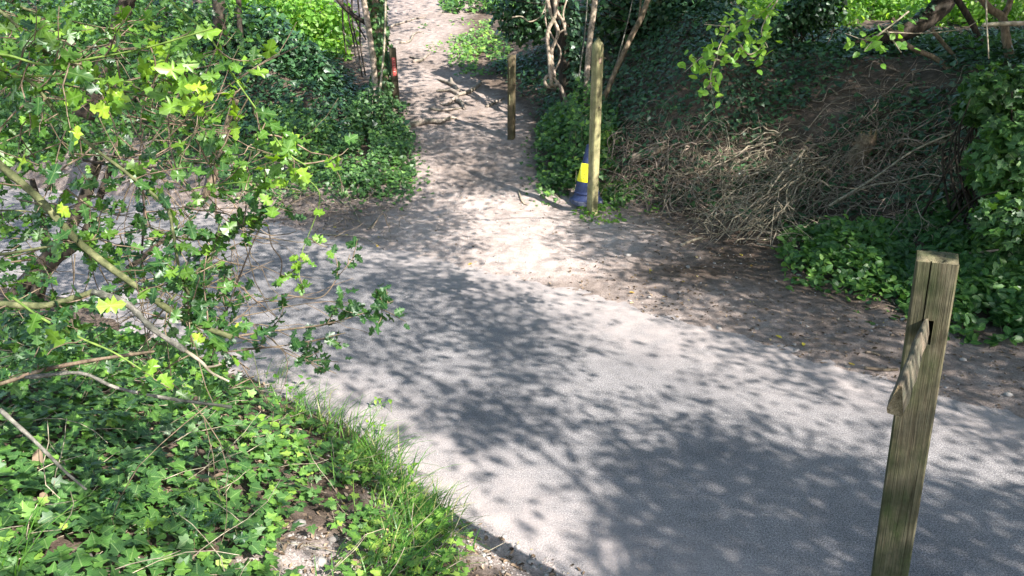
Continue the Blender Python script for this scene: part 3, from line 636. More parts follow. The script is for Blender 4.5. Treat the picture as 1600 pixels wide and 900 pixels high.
# twisted vine tree right of path
B = base_at(880, 190); d0 = dof(B)-.2; root = thing('vine_wrapped_tree', 'broad tree trunk wrapped in twisting bare vines behind the ivy bush', 'tree', tuple(B))
b = Bag(); P1 = line_px([(888, 195), (885, 120), (880, 50), (872, 0), (865, -120)], d0+.25); tube(b, smoothline(P1), .12, .15, 12, .25); b.build('trunk', M['bark_dark'], root, True)
vs = [([(862, 135), (858, 90), (856, 50), (868, 20), (862, -30)], .035), ([(866, 120), (862, 80), (872, 50), (860, 20), (850, -30)], .03), ([(884, 55), (880, 35), (868, 10), (876, -30)], .025), ([(855, 118), (870, 105), (876, 80), (862, 55), (852, 30), (858, -20)], .016), ([(873, 52), (884, 42), (880, 20), (892, -20)], .016)]
vs += [([(887, 168), (880, 145), (872, 132), (861, 136), (852, 131), (853, 121), (862, 120), (872, 130)], .032)]
for v_, r0 in vs:
    b = Bag(); tube(b, smoothline(line_px(v_, d0-.06+rng.uniform(-.05, .05)), 6), r0, r0*.9, 6, .15); b.build('vine', M['twig_red'], root, True)
b = Bag(); leaves_on(b, P1+np.array([.12, -.02, 0]), 1900, T_ivy2, .08, .2, (0, .6)); tag(b.build('ivy_leaves', M['ivy_dark'], root), kind='stuff')
# hazel stems beside pointed post
B = base_at(920, 200); d1 = dof(B)
def stem(label, pts, d, r0, r1, m_='bark', name='sapling', cat='sapling', group=None):
    P = smoothline(line_px(pts, d), 6); root = thing(name, label, cat, tuple(P[0]), group); b = Bag(); tube(b, P, r0, r1, 8, .12); b.build('stem', M[m_], root, True); return root, P
r, P = stem('straight brown hazel stem rising just left of the pointed post', [(916, 190), (917, 120), (922, 60), (929, 5), (935, -60)], d1, .043, .05, 'twig_red')
r, P = stem('slanting grey-brown hazel stem leaning right above the pointed post', [(936, 172), (960, 115), (985, 60), (1003, 25), (1018, -20)], d1, .042, .045)
b = Bag(); tube(b, smoothline(line_px([(998, 32), (1001, 5), (1003, -30)], d1)), .018, .015, 5); b.build('branch', M['bark'], r, True)
stem('thin pale cane left of the straight hazel stem', [(899, 165), (906, 110), (914, 50), (919, -20)], d1, .011, .009, 'bark_grey')
stem('thin pale cane between the two hazel stems', [(955, 130), (970, 75), (983, 25), (992, -20)], d1, .011, .009, 'bark_grey')
stem('pale wiggly twig crossing in front of the vine-wrapped trunk', [(800, 27), (815, 26), (828, 34), (845, 25), (853, 5), (851, -10)], d1-.1, .012, .008, 'twig', 'bare_twig', 'twig')
stem('short dead snag leaning behind the pointed post', [(956, 190), (962, 175), (972, 158)], d1, .03, .018, 'twig_red', 'dead_snag', 'snag')
# top-right trees
dT = dof(base_at(1540, 150)); 
r, P = stem('thick dark trunk leaning up to the right on the bank crest', [(1310, 82), (1370, 62), (1430, 42), (1470, 10), (1500, -40)], 11.5, .12, .17, 'bark_dark', 'leaning_tree', 'tree')
b = Bag(); leaves_on(b, P[:18]+np.array([0, 0, .1]), 500, T_ivy2, .07, .1, (0, .4)); tag(b.build('ivy_leaves', M['ivy_dark'], r), kind='stuff')
r, P = stem('forked brown tree in the top right corner', [(1580, 100), (1572, 60), (1566, 28), (1545, 12), (1520, -20)], 9.5, .055, .04, 'bark', 'forked_tree', 'tree')
b = Bag(); tube(b, smoothline(line_px([(1566, 28), (1576, 10), (1582, -20)], 9.5)), .045, .035, 7, .1); b.build('branch', M['bark'], r, True)
r, P = stem('long bare branch sagging to the right across the upper bank', [(1385, 42), (1420, 72), (1455, 88), (1480, 105), (1495, 132), (1528, 155)], 9.8, .03, .045, 'bark', 'drooping_branch', 'branch')
r, P = stem('slim bare branch sagging behind the forked tree', [(1455, 45), (1480, 75), (1510, 108), (1548, 144)], 10, .028, .03, 'bark', 'drooping_branch', 'branch')
r, P = stem('dark slanting branch between leaning trunk and forked tree', [(1490, -10), (1515, 30), (1535, 70)], 10.5, .05, .04, 'bark_dark', 'drooping_branch', 'branch')
stem('pale cut branch poking in from the top right frame edge', [(1536, 39), (1570, 37), (1640, 36)], 5.2, .014, .016, 'twig', 'bare_twig', 'twig')
stem('thin twig dangling in the top right corner', [(1540, -20), (1542, 40), (1545, 92)], 5, .006, .004, 'twig', 'bare_twig', 'twig')
stem('thin arching twig under the leaning dark trunk', [(1380, 50), (1440, 52), (1500, 46), (1525, 35)], 8, .006, .005, 'twig', 'bare_twig', 'twig')
# tall far trunks behind the holly
for lab, pts, d, r0 in [('dark leaning trunk far behind the holly', [(132, 185), (160, 110), (185, 40), (210, -30)], 8.5, .11), ('slender dark trunk on the bank top left of the lime bush', [(345, 60), (342, 20), (340, -30)], 13, .12), ('thin dark trunk beside the shaded bush', [(378, 80), (374, 30), (372, -30)], 13, .05)]:
    stem(lab, pts, d, r0, r0*.85, 'bark_dark', 'background_tree', 'tree')
# ---- hazel sprays with fresh leaves
def spray(label, lines, d, N_, size, material='fresh', rb=(.3, 1), name='hazel_spray', big=40):
    P0 = line_px(lines[0], d); root = thing(name, label, 'branch', tuple(P0[0])); tw = Bag(); lf = Bag(); spots = []
    for ln in lines:
        P = smoothline(line_px(ln, d), 5); tube(tw, P, .006, .002, 4, cap=False); n = int(N_*len(ln)/sum(len(q) for q in lines)); i = rng.integers(1, len(P), n)
        spots.append(P[i]+rng.normal(size=(n, 3))*.045)
    tw.build('twig', M['twig'], root); Q = np.concatenate(spots); n = len(Q)
    scat(lf, T_oval, Q, rng.normal(size=(n, 3))*.5+np.array([0, -.5, .7]), rng.uniform(.7, 1.2, n)*size, rng.random(n)*(rb[1]-rb[0])+rb[0], rng.normal(size=(n, 3))-np.array([0, 0, .5]))
    tag(lf.build('leaves', M[material], root), kind='stuff'); return root
spray('fresh lime hazel spray hanging over the dark ivy right of the pole', [[(1225, -20), (1190, 20), (1150, 40), (1100, 38)], [(1190, 20), (1150, 35), (1125, 70), (1120, 95)], [(1215, 0), (1190, 45), (1200, 75)], [(1125, 95), (1100, 88), (1070, 112)], [(1118, 92), (1110, 120), (1113, 145)], [(1150, 60), (1170, 85), (1195, 70)]], 4.6, 190, .06, 'fresh', (.5, 1))
spray('few large round leaves on a pale twig above the soil scrape', [[(1420, 18), (1385, 45), (1355, 62), (1320, 52)], [(1385, 45), (1365, 62), (1350, 80)], [(1385, 48), (1400, 70), (1408, 82)]], 4.2, 34, .06, 'fresh', (.2, .8))
# ---- roots across the path
roots = [('thick arched root lying across the lower path', [[(622, 199), (650, 196), (670, 193), (690, 194), (703, 187), (716, 186)]], .055),
 ('forked pale root fan spreading in the middle of the path', [[(750, 131), (737, 143), (720, 150), (700, 165), (688, 163)], [(720, 150), (702, 144), (682, 143)], [(716, 144), (708, 135), (695, 130), (684, 125)], [(706, 135), (704, 122)], [(712, 155), (722, 165), (725, 172)]], .045),
 ('low root running left under the root fan', [[(672, 170), (690, 174), (712, 172), (724, 168)]], .03),
 ('dark root on the right shoulder of the path', [[(760, 168), (772, 162), (788, 153)]], .03),
 ('curved root stepping across the path below the fresh tuft', [[(645, 98), (658, 96), (668, 88), (673, 84)], [(658, 96), (640, 90)]], .04),
 ('faint root curving across the upper path', [[(625, 68), (640, 66), (648, 54), (660, 50)]], .035),
 ('short root at the very top of the path', [[(733, 19), (740, 13), (745, 8)]], .05),
 ('long faint root on the left of the upper path', [[(600, 45), (625, 38), (650, 30), (665, 28)]], .03)]
for lab, lns, r0 in roots:
    r0 *= 1.05
    g0 = base_at(*lns[0][0]); root = thing('tree_root', lab, 'root', tuple(g0), 'roots crossing the dirt path')
    for ln in lns:
        g = np.array([base_at(*p) for p in ln]); g = smoothline(g, 5); n = len(g); g[:, 2] = H(g[:, 0], g[:, 1])+r0*.2+np.sin(np.linspace(0, PI, n))*r0*.6+rng.normal(size=n)*r0*.06
        b = Bag(); tube(b, g, r0, r0*.3, 8, .22); b.build('root_arm', M['root'], root, True)
# ---- brushwood pile
def brush(label, origin, targets, n_main, d_up, r0=.0065, depth=2, m_='twig', name='dead_branch', spreadpx=25, nb=4):
    d_up *= .55; o = base_at(*origin)+np.array([0, 0, d_up]); root = thing(name, label, 'brushwood', tuple(o-np.array([0, 0, d_up])), 'dead brushwood heap on the bank foot'); b = Bag(); bt = Bag()
    for i in range(max(6, int(n_main*.55))):
        tp = targets[i % len(targets)]; e = base_at(tp[0]+rng.normal()*spreadpx, tp[1]+rng.normal()*spreadpx*.5)+np.array([0, 0, abs(rng.normal())*.07+.02])
        s = o+rng.normal(size=3)*np.array([.12, .12, .05]); mid = (s+e)/2+np.array([0, 0, .02+.10*rng.random()])+rng.normal(size=3)*.07
        P = smoothline([s, mid, e], 5); P[1:-1] += rng.normal(size=(len(P)-2, 3))*.022; tube(b, P, r0*rng.choice([.7, .9, 1.1, 1.8]), r0*.45, 5, .2)
        for _ in range(nb):
            k = rng.integers(2, len(P)-1); dd = unit(P[k+1]-P[k-1])
            twiggy(bt, P[k], dd+rng.normal(size=3)*.45, np.linalg.norm(e-s)*rng.uniform(.2, .5), r0*.5, depth-1, .42, -.05, 1.3, 3, 3)
    tag(b.build('stems', M[m_], root, True), kind='stuff'); tag(bt.build('twigs', M[m_], root), kind='stuff')
brush('pale fan of fine bare twigs sweeping down to the verge', (1270, 262), [(1110, 372), (1150, 385), (1190, 388), (1120, 340), (1225, 375), (1105, 300), (1160, 355)], 34, .25, .0085, 2, 'twig')
brush('bare twig bundle left of the pale fan', (1215, 235), [(1100, 250), (1060, 300), (1050, 340), (1090, 320), (1120, 280)], 13, .3, .007, 2, 'twig')
brush('tangled reddish twigs right of the pointed post', (1060, 235), [(960, 215), (955, 260), (985, 300), (1020, 318), (1040, 290), (980, 240)], 17, .25, .007, 2, 'twig_red')
brush('curled bare twigs heaped left of the stump', (1320, 300), [(1220, 240), (1240, 300), (1255, 350), (1300, 370), (1270, 270)], 12, .25, .007, 2, 'twig')
brush('dark bare twigs spread right of the stump', (1340, 290), [(1400, 250), (1440, 280), (1430, 330), (1390, 350), (1370, 260), (1470, 250)], 14, .25, .0065, 2, 'twig_red')
brush('sparse dead twigs above the brush heap under the soil scrape', (1370, 200), [(1290, 160), (1320, 230), (1420, 190), (1450, 130), (1400, 150), (1340, 250)], 12, .15, .007, 1, 'twig_red')
brush('scattered bare twigs low on the right bank', (1460, 300), [(1500, 250), (1520, 320), (1420, 380), (1500, 300)], 10, .2, .007, 2, 'twig')
def tangle(label, poly, N_, m_, hgt=.22, lr=(.3, .9)):
    pm = np.array(poly, float); qx = rng.uniform(pm[:, 0].min(), pm[:, 0].max(), N_*4); qy = rng.uniform(pm[:, 1].min(), pm[:, 1].max(), N_*4)
    k = poly_mask(qx, qy, poly); g = ground(qx[k][:N_], qy[k][:N_]); c = g.mean(0); root = thing('dead_branch', label, 'brushwood', (c[0], c[1], float(H(c[0], c[1]))), 'dead brushwood heap on the bank foot'); b = Bag()
    for p in g:
        L_ = rng.uniform(*lr); a = rng.random()*2*PI; e = p+np.array([math.cos(a), math.sin(a)*.8, 0])*L_; e[2] = H(e[0], e[1]); h0 = rng.random()*hgt
        P = smoothline([p+np.array([0, 0, h0*.5]), (p*2+e)/3+np.array([0, 0, h0+.03])+rng.normal(size=3)*.05, (p+2*e)/3+np.array([0, 0, h0+.02])+rng.normal(size=3)*.06, e+np.array([0, 0, h0*.4+.01])], 4); r0 = rng.choice([.003, .004, .005, .008, .012], p=[.3, .3, .25, .1, .05])
        tube(b, P, r0, r0*.5, 4, .2, cap=False)
        for _ in range(2):
            i = rng.integers(2, len(P)-2); Q = wander(P[i], unit(P[i+1]-P[i])+rng.normal(size=3)*.6, L_*rng.uniform(.2, .5), 5, .4, -.04); tube(b, Q, r0*.6, r0*.3, 3, cap=False)
    tag(b.build('twigs', M[m_], root), kind='stuff')
tangle('reddish twig tangle filling the bank foot right of the pointed post', [(945, 215), (1060, 210), (1110, 260), (1090, 340), (1000, 325), (950, 280)], 190, 'twig_red')
tangle('pale twig tangle under and around the fan', [(1060, 240), (1250, 225), (1290, 330), (1240, 390), (1130, 385), (1060, 330)], 230, 'twig')
tangle('dark twig tangle around the stump', [(1250, 215), (1420, 215), (1500, 250), (1460, 340), (1330, 350), (1260, 320)], 210, 'twig_red')
tangle('thin twigs strewn over the scrape edge above the heap', [(1250, 150), (1400, 110), (1500, 150), (1480, 220), (1300, 225)], 60, 'twig_red', .12)
tangle('loose twigs strewn on the left verge under the ivy patch', [(380, 285), (560, 310), (640, 330), (620, 380), (450, 345), (380, 320)], 90, 'twig_red', .05, (.15, .5))
def onground(label, pts, r0, r1, m_, lift=.03, name='fallen_branch', cat='branch', group=None):
    g = np.array([base_at(*p) for p in pts]); g[:, 2] += lift; P = smoothline(g, 5); root = thing(name, label, cat, tuple(P[0]), group); b = Bag(); tube(b, P, r0, r1, 7, .2); b.build('stem', M[m_], root, True)
onground('long pale dead branch slanting up over the twig heap', [(1290, 362), (1360, 318), (1410, 282), (1450, 262), (1485, 248), (1502, 238)], .016, .007, 'twig', .3)
onground('long curved dead branch reaching right over the twig heap', [(1300, 350), (1350, 325), (1400, 318), (1440, 308), (1465, 312)], .014, .006, 'twig', .25)
onground('fallen pole lying level behind the stump', [(1320, 238), (1400, 240), (1470, 236), (1540, 226)], .035, .03, 'bark', .1)
onground('crooked bare branch arching over the ivy above the brush heap', [(1120, 222), (1145, 208), (1180, 201), (1200, 215), (1228, 238)], .025, .018, 'bark', .08)
onground('short pale stick lying on the verge below the twig fan', [(1064, 386), (1080, 379), (1096, 374)], .02, .015, 'twig', .02, 'stick', 'stick')
onground('thin dark stick on the verge beside the road edge', [(1352, 552), (1362, 553), (1374, 557)], .012, .008, 'bark', .01, 'stick', 'stick')
onground('dark stick at the road edge left of the broken post', [(1350, 577), (1380, 580), (1402, 579)], .012, .012, 'bark', .01, 'stick', 'stick')
onground('reddish broken log showing through the twigs right of the pointed post', [(985, 262), (1005, 255), (1025, 248), (1035, 240)], .07, .05, 'twig_red', .12, 'broken_log', 'log')
onground('small forked twig lying on the path left of the cone', [(810, 298), (814, 312), (820, 320), (832, 322)], .012, .008, 'twig', .01, 'stick', 'stick')
onground('brown twig with ragged tip behind the broken post', [(1490, 418), (1520, 414), (1560, 410)], .02, .012, 'twig_red', .12, 'stick', 'stick')
onground('grey stick on the left verge', [(575, 360), (585, 350), (592, 342)], .012, .008, 'bark_grey', .02, 'stick', 'stick')
for lab, pts in [('curved root thread low on the left verge', [(545, 318), (556, 335), (563, 352)]), ('fine root thread across the left verge', [(520, 305), (545, 325), (560, 330)]), ('thin root thread near the left road edge', [(500, 368), (560, 372), (590, 385)])]:
    onground(lab, pts, .008, .005, 'twig', .015, 'root_thread', 'root')
# leaning snags on the left verge seen through the holly
stem('leaning broken snag on the left verge', [(318, 310), (332, 280), (348, 235), (356, 190), (370, 155)], dof(base_at(318, 310)), .055, .035, 'bark', 'dead_snag', 'snag')
onground('fallen grey branch on the left verge', [(270, 262), (300, 268), (345, 282), (400, 293), (440, 300)], .025, .015, 'bark', .05)
onground('pale fallen branch on the far left verge', [(185, 262), (230, 264), (262, 262)], .03, .03, 'twig', .05)
stem('reddish stick propped at the road edge behind the holly', [(316, 424), (330, 404), (350, 386)], 6.4, .012, .01, 'twig_red', 'stick', 'stick')
# stump
B = base_at(1342, 262); root = thing('tree_stump', 'pale jagged stump poking out of the brush heap', 'stump', tuple(B)); b = Bag()
P = np.array([B+np.array([dx, 0, h]) for dx, h in ((0, -.1), (-.02, .12), (.03, .28), (.04, .40))]); tube(b, smoothline(P), .15, .10, 12, .35); b.build('bole', M['bark'], root, True)
for i in range(7):
    b = Bag(); a = i/7*2*PI; p = B+np.array([.04+.08*math.cos(a), .08*math.sin(a), .36]); tube(b, np.array([p, p+np.array([.01, 0, .05+.09*rng.random()])]), .03, .004, 5, .2); b.build('splinter', M['wood_cut'], root)
# ---- posts
def boxmesh(sx, sy, z0, z1, ch, top=None, segs=10):
    h = sx/2; q = sy/2; ring = [(-h+ch, -q), (h-ch, -q), (h, -q+ch), (h, q-ch), (h-ch, q), (-h+ch, q), (-h, q-ch), (-h, -q+ch)]
    V = []; zs = np.linspace(z0, z1, segs+1)
    for z in zs:
        for k, (x, y) in enumerate(ring): V.append((x, y, z+(top(x, y) if (top and z == zs[-1]) else 0)))
    F = [(i*8+k, i*8+(k+1) % 8, (i+1)*8+(k+1) % 8, (i+1)*8+k) for i in range(segs) for k in range(8)]
    n = len(V); V.append((0, 0, z1+(top(0, 0) if top else 0))); F3 = [(n-9+k, n-9+1+k if k < 7 else n-8, n) for k in range(8)]
    F3 = [(segs*8+k, segs*8+(k+1) % 8, n) for k in range(8)]
    return np.array(V, float), [np.array(F), np.array(F3)]
def place(o, loc, rz=0, tilt=(0, 0)): o.location = loc; o.rotation_euler = (tilt[0], tilt[1], rz)
# pointed pale post
B = base_at(925, 336); root = thing('wooden_post', 'tall pale wooden post with a pointed top beside the blue cone', 'post'); place(root, B, math.radians(38), (0, math.radians(-.4)))
dd = dof(B); hpost = 273/FOC*dd*.968; sz = .10
V, F = boxmesh(sz, sz, -.3, hpost-.09, .004, lambda x, y: .0+.085*(1-max(abs(x), abs(y))/(sz/2))); b = Bag(); b.add(V, F); mesh('shaft', V, F, M['wood_pale'], root)
for (sx_, z_, hh) in ((0, hpost-.30, .07),):
    V, F = boxmesh(.045, .006, z_, z_+hh, .001, None, 1); o = mesh('notch', V, F, M['bark'], root); o.location = (.0, -sz/2-.0005, 0)
V, F = boxmesh(.02, .004, 0, .02, .001, None, 1); o = mesh('knot', V, F, M['bark'], root); o.location = (.01, -sz/2-.001, hpost*.62)
# red marked post
B = base_at(620, 168); dd = dof(B); h = 96/FOC*dd*.93
root = thing('wooden_post', 'dark square post with a red painted patch left of the path', 'post'); place(root, B, math.radians(12), (0, math.radians(-1.2)))
V, F = boxmesh(.115, .10, -.3, h, .006, lambda x, y: -.02*(y > 0)); mesh('shaft', V, F, M['wood_dark'], root)
V, F = boxmesh(.062, .004, h-.46, h-.16, .001, None, 1); o = mesh('paint_patch', V, F, M['red'], root); o.location = (.005, -.0515, 0)
for k, (zx, zz_, ww) in enumerate([(.0, -.20, .03), (.004, -.225, .018), (-.004, -.27, .034), (0, -.31, .03), (.004, -.35, .026), (-.002, -.39, .03)]):
    V, F = boxmesh(ww, .003, h+zz_, h+zz_+.010, .0008, None, 1); o = mesh('print_mark', V, F, M['redpale'], root); o.location = (zx+.005, -.0545, 0)
# brown post
B = base_at(799, 216); dd = dof(B); h = 132/FOC*dd*.92
root = thing('wooden_post', 'weathered brown square post right of the path roots', 'post'); place(root, B, math.radians(-20), (0, math.radians(.3)))
V, F = boxmesh(.10, .10, -.3, h, .006, lambda x, y: .03*(y/.05)); mesh('shaft', V, F, M['wood_brown'], root)
for zz_ in (h*.75, h*.42):
    V, F = boxmesh(.012, .003, zz_, zz_+.16, .001, None, 1); o = mesh('pale_scar', V, F, M['wood_pale'], root); o.location = (-.012, -.0505, 0)
# ---- traffic cone
B = base_at(917, 324); B = B+np.array([.0, .12, 0]); B[2] = H(B[0], B[1]); root = thing('traffic_cone', 'dark blue traffic cone with a yellow sleeve tucked behind the pointed post', 'traffic cone'); place(root, B+np.array([0, 0, .0]), math.radians(20), (math.radians(-1), math.radians(2)))
def lathe(prof, k=28):
    th = np.arange(k)/k*2*PI; V = np.array([[(r*math.cos(t), r*math.sin(t), z) for t in th] for r, z in prof]).reshape(-1, 3)
    i = np.arange(len(prof)-1)[:, None]*k; j = np.arange(k)[None]; j2 = (j+1) % k
    return V, [np.stack([i+j, i+j2, i+k+j2, i+k+j], -1).reshape(-1, 4)]
ck = dof(B)/9.3
V, F = boxmesh(.37*ck, .37*ck, 0, .055, .07, None, 2); V[8:16, :2] *= 1.0; V[16:24, :2] *= .96; mesh('base', V, F, M['cone_base'], root)
V, F = lathe([(.20, .055), (.175, .075), (.155, .12), (.148, .17), (.125, .30), (.078, .52), (.04, .715), (.034, .735), (.026, .735), (.026, .60)]); V *= ck; mesh('body', V, F, M['blue'], root, smooth=True)
V, F = lathe([(.131, .285), (.1315, .287), (.0868, .508), (.0855, .508)]); V *= ck; sl = mesh('reflective_sleeve', V, F, M['sleeve'], root, smooth=True)
V, F = lathe([(.152, .12), (.158, .125), (.157, .15), (.150, .155)]); V *= ck; mesh('rib', V, F, M['blue'], root, smooth=True)
for k, (a_, z_, ww, hh) in enumerate([(-2.35, .385, .006, .022), (-2.47, .385, .006, .022), (-2.41, .335, .016, .006)]):
    rr = (.1315-(z_-.287)*.2022)*ck+.002; V, F = boxmesh(ww, .003, -hh/2, hh/2, .0005, None, 1); o = mesh('sleeve_mark', V, F, M['ink'], sl); o.location = (rr*math.cos(a_), rr*math.sin(a_), z_*ck); o.rotation_euler = (math.radians(11), 0, a_+PI/2)
# ---- near post with mortise and broken arris rail
TOP = at(np.array(1465), np.array(402), 1.95)
rz = math.radians(-28); root = thing('broken_fence_post', 'near mossy square fence post with a broken rail stub in its slot', 'post')
lean = math.radians(-3.5); L_ = 2.0; S = .098
from mathutils import Matrix
R = Matrix.Rotation(lean, 4, 'Y') @ Matrix.Rotation(rz, 4, 'Z')
base = Vector(TOP) - (R @ Vector((0, 0, L_)).to_4d()).to_3d()
root.matrix_world = Matrix.Translation(base) @ R
# front face panel with recessed cells: crack above the slot, slot itself
xc_ = np.array([-S/2+.004, -S/2+.033, -S/2+.0365, -S/2+.061, S/2-.004]); z_sb, z_st = L_-.232, L_-.162
zc_ = np.array([-.2, .6, 1.0, 1.4, z_sb, z_st, L_-.09, L_])
dep = np.zeros((len(zc_)-1, len(xc_)-1)); dep[5:, 1] = .012; dep[4, 1] = .06; dep[4, 2] = .06
V = []; F = []
def quad(a, b, c, d): 
    i = len(V); V.extend([a, b, c, d]); F.append((i, i+1, i+2, i+3))
yf = -S/2
for i in range(dep.shape[0]):
    for j in range(dep.shape[1]):
        x0, x1, z0, z1 = xc_[j], xc_[j+1], zc_[i], zc_[i+1]; y0 = yf+dep[i, j]; quad((x0, y0, z0), (x1, y0, z0), (x1, y0, z1), (x0, y0, z1))
        if j+1 < dep.shape[1] and dep[i, j+1] != dep[i, j]: y1 = yf+dep[i, j+1]; quad((x1, y0, z0), (x1, y1, z0), (x1, y1, z1), (x1, y0, z1))
        if i+1 < dep.shape[0] and dep[i+1, j] != dep[i, j]: y1 = yf+dep[i+1, j]; quad((x0, y0, z1), (x1, y0, z1), (x1, y1, z1), (x0, y1, z1))
c = .004; h = S/2
def side(x0, y0, x1, y1): 
    for a_, b_2 in zip(zc_[:-1], zc_[1:]): quad((x0, y0, a_), (x1, y1, a_), (x1, y1, b_2), (x0, y0, b_2))
for a_ in [(h-c, -h, h, -h+c), (h, -h+c, h, h-c), (h, h-c, h-c, h), (h-c, h, -h+c, h), (-h+c, h, -h, h-c), (-h, h-c, -h, -h+c), (-h, -h+c, -h+c, -h)]: side(*a_)
# worn top: uneven grid with a pit near the front
n = 14; g = np.linspace(-h+.0005, h-.0005, n); GX, GY = np.meshgrid(g, g)
GZ = L_+.0035+(fbm(GX*60+9, GY*60, 5)-.5)*.007-.022*np.exp(-((GX-.004)**2+(GY+.024)**2)/(2*.010**2))-.016*np.exp(-((GX+.015)**2+(GY+.034)**2)/(2*.008**2))-.010*ss(.02, .05, GX)*ss(0, -.05, GY)
brd = np.zeros((n, n), bool); brd[0] = brd[-1] = brd[:, 0] = brd[:, -1] = True; GZ = np.where(brd, L_-.001, GZ)
i0 = len(V); V.extend(np.stack([GX, GY, GZ], -1).reshape(-1, 3).tolist())
for i in range(n-1):
    for j in range(n-1): k = i0+i*n+j; F.append((k, k+1, k+n+1, k+n))
mesh('post', np.array(V, float), [np.array(F)], M['wood_near'], root)
# rail stub: triangular (arris) section, running out of the slot towards the viewer
Ps = TOP + (np.array(R @ Vector((-.004, -h+.05, -.195)))) ; Pe = at(np.array(1402), np.array(628), 1.36)
ax_ = unit(Pe-Ps); up = np.array([0, 0, 1.]); sd_ = unit(np.cross(ax_, up)); up2 = np.cross(sd_, ax_)
rr_ = thing('broken_rail', 'weathered triangular rail stub jutting from the near post slot', 'rail', tuple(Ps)); V = []; ks = 22
sec = [(-.002, .030), (.004, .029), (.015, -.020), (.012, -.030), (-.012, -.028), (-.016, -.018)]
for i in range(ks+1):
    t = i/ks; tap = .85+.15*ss(0, .22, t); p = Ps+(Pe-Ps)*t
    for q, (a_, b_2) in enumerate(sec):
        jx = (vn(t*9., q*3.+.5, 3)-.5)*.006; jy = (vn(t*11., q*3.+7.5, 4)-.5)*.007
        ex = (rng.random()-.4)*.03*(i == ks); V.append(p+sd_*(a_*tap+jx)+up2*(b_2*tap+jy)+ax_*ex)
RB = np.stack([up2, sd_, ax_], 1); V = [Ps+(q_-Ps)@RB for q_ in V]; rr_.rotation_euler = Matrix(RB.tolist()).to_euler()
ns_ = len(sec); F4 = np.array([(i*ns_+k, i*ns_+(k+1) % ns_, (i+1)*ns_+(k+1) % ns_, (i+1)*ns_+k) for i in range(ks) for k in range(ns_)])
ce = len(V); V.append(Ps+(Pe-ax_*.012-Ps)@RB); F3 = np.array([(ks*ns_+k, ks*ns_+(k+1) % ns_, ce) for k in range(ns_)])
mesh('rail', np.array(V)-Ps, [F4], M['wood_rail'], rr_); mesh('broken_end', np.array(V)[ks*ns_:]-Ps, [F3-ks*ns_], M['wood_cut'], rr_)
#__HOLLY__
# ================================================================ near holly, ivy bank, grass
def leaf_parts(root, T, P, N, size, rnd, head, material, nvar=14):
    vs = []
    for k in range(nvar):
        b = Bag(); V = T[0].copy(); V[:, 2] += (rng.normal()*.10)*V[:, 0]**2*4+rng.normal()*.12*V[:, 1]**2; V[:, 0] *= rng.uniform(.85, 1.1)
        L = np.stack([T[0][:, 0], T[0][:, 1], np.full(len(V), (k+.5)/nvar)], -1); o = mesh('leaf', V, [T[1]], material, None, L); vs.append(o.data); bpy.data.objects.remove(o)
    N = unit(N); Y = unit(head-N*np.sum(head*N, -1, keepdims=True)); X = np.cross(Y, N); org = np.array(root.location)
    for i in range(len(P)):
        o = link('leaf', vs[int(np.clip(rnd[i]*nvar, 0, nvar-1))], root); s = size[i]; q = P[i]-org
        o.matrix_local = Matrix(((X[i][0]*s, Y[i][0]*s, N[i][0]*s, q[0]), (X[i][1]*s, Y[i][1]*s, N[i][1]*s, q[1]), (X[i][2]*s, Y[i][2]*s, N[i][2]*s, q[2]), (0, 0, 0, 1)))
def leafset(root, T, P, N, size, rnd, head, material, most=290, name='foliage'):
    px, py, dz = proj(P); vis = (px > -10) & (px < 1610) & (py > -10) & (py < 910); key = np.where(vis, size/dz, 0)
    o = np.argsort(-key); a_ = o[:most]; a_ = a_[key[a_] > 0]; b_ = np.setdiff1d(o, a_)
    leaf_parts(root, T, P[a_], N[a_], size[a_], rnd[a_], head[a_], material)
    b = Bag(); scat(b, T, P[b_], N[b_], size[b_], rnd[b_], head[b_]); r = b.build(name, material, root)
    if r: tag(r, kind='stuff')
# holly tree: base out of frame at left
HB = np.array([-2.6, 2.3, float(H(-2.6, 2.3))]); holly = thing('holly_tree', 'near holly tree reaching in from the left with spiny green leaves', 'tree', tuple(HB))
def br(pts, d, r0, r1, m_, nm='branch', wob=.15):
    P = smoothline(line_px(pts, d), 6); b = Bag(); tube(b, P, r0*.78, r1*.72, 7, wob+.12); b.build(nm, M[m_], holly, True); return P
TR = np.vstack([HB-np.array([0, 0, .2]), HB+np.array([.05, .1, .8]), HB+np.array([0, .05, 1.6]), HB+np.array([.1, 0, 2.6])])
b = Bag(); tube(b, smoothline(TR, 5), .07, .04, 9, .1); b.build('trunk', M['bark_green'], holly, True)
Bs = {}
Bs['a'] = br([(-160, 120), (-60, 200), (0, 258), (60, 310), (130, 385), (230, 460), (290, 500), (362, 527)], [2., 1.95, 1.9, 1.9, 1.9, 1.9, 1.9, 1.9], .0165, .009, 'bark_green')
Bs['b'] = br([(-80, 95), (0, 85), (70, 101), (150, 90), (235, 73), (333, 44)], 1.75, .0045, .0028, 'stem_green')
Bs['c'] = br([(-60, -10), (0, 18), (35, 50), (60, 75), (110, 95), (165, 134), (230, 150)], 2.2, .009, .005, 'bark_green')
Bs['d'] = br([(-60, 90), (25, 115), (60, 140), (85, 175)], 1.9, .008, .006, 'bark_green')
Bs['e'] = br([(20, 120), (100, 119), (200, 128), (302, 134)], 1.8, .004, .0025, 'stem_green')
Bs['f'] = br([(100, 190), (145, 230), (200, 272), (258, 322), (270, 360), (280, 420), (296, 460)], 1.9, .0065, .005, 'bark_green')
Bs['g'] = br([(-60, 402), (0, 398), (60, 388), (125, 378), (180, 368)], 2.0, .006, .003, 'bark_green')
Bs['h'] = br([(-80, 475), (-10, 474), (60, 478), (100, 470), (145, 456)], 1.75, .012, .010, 'bark_green')
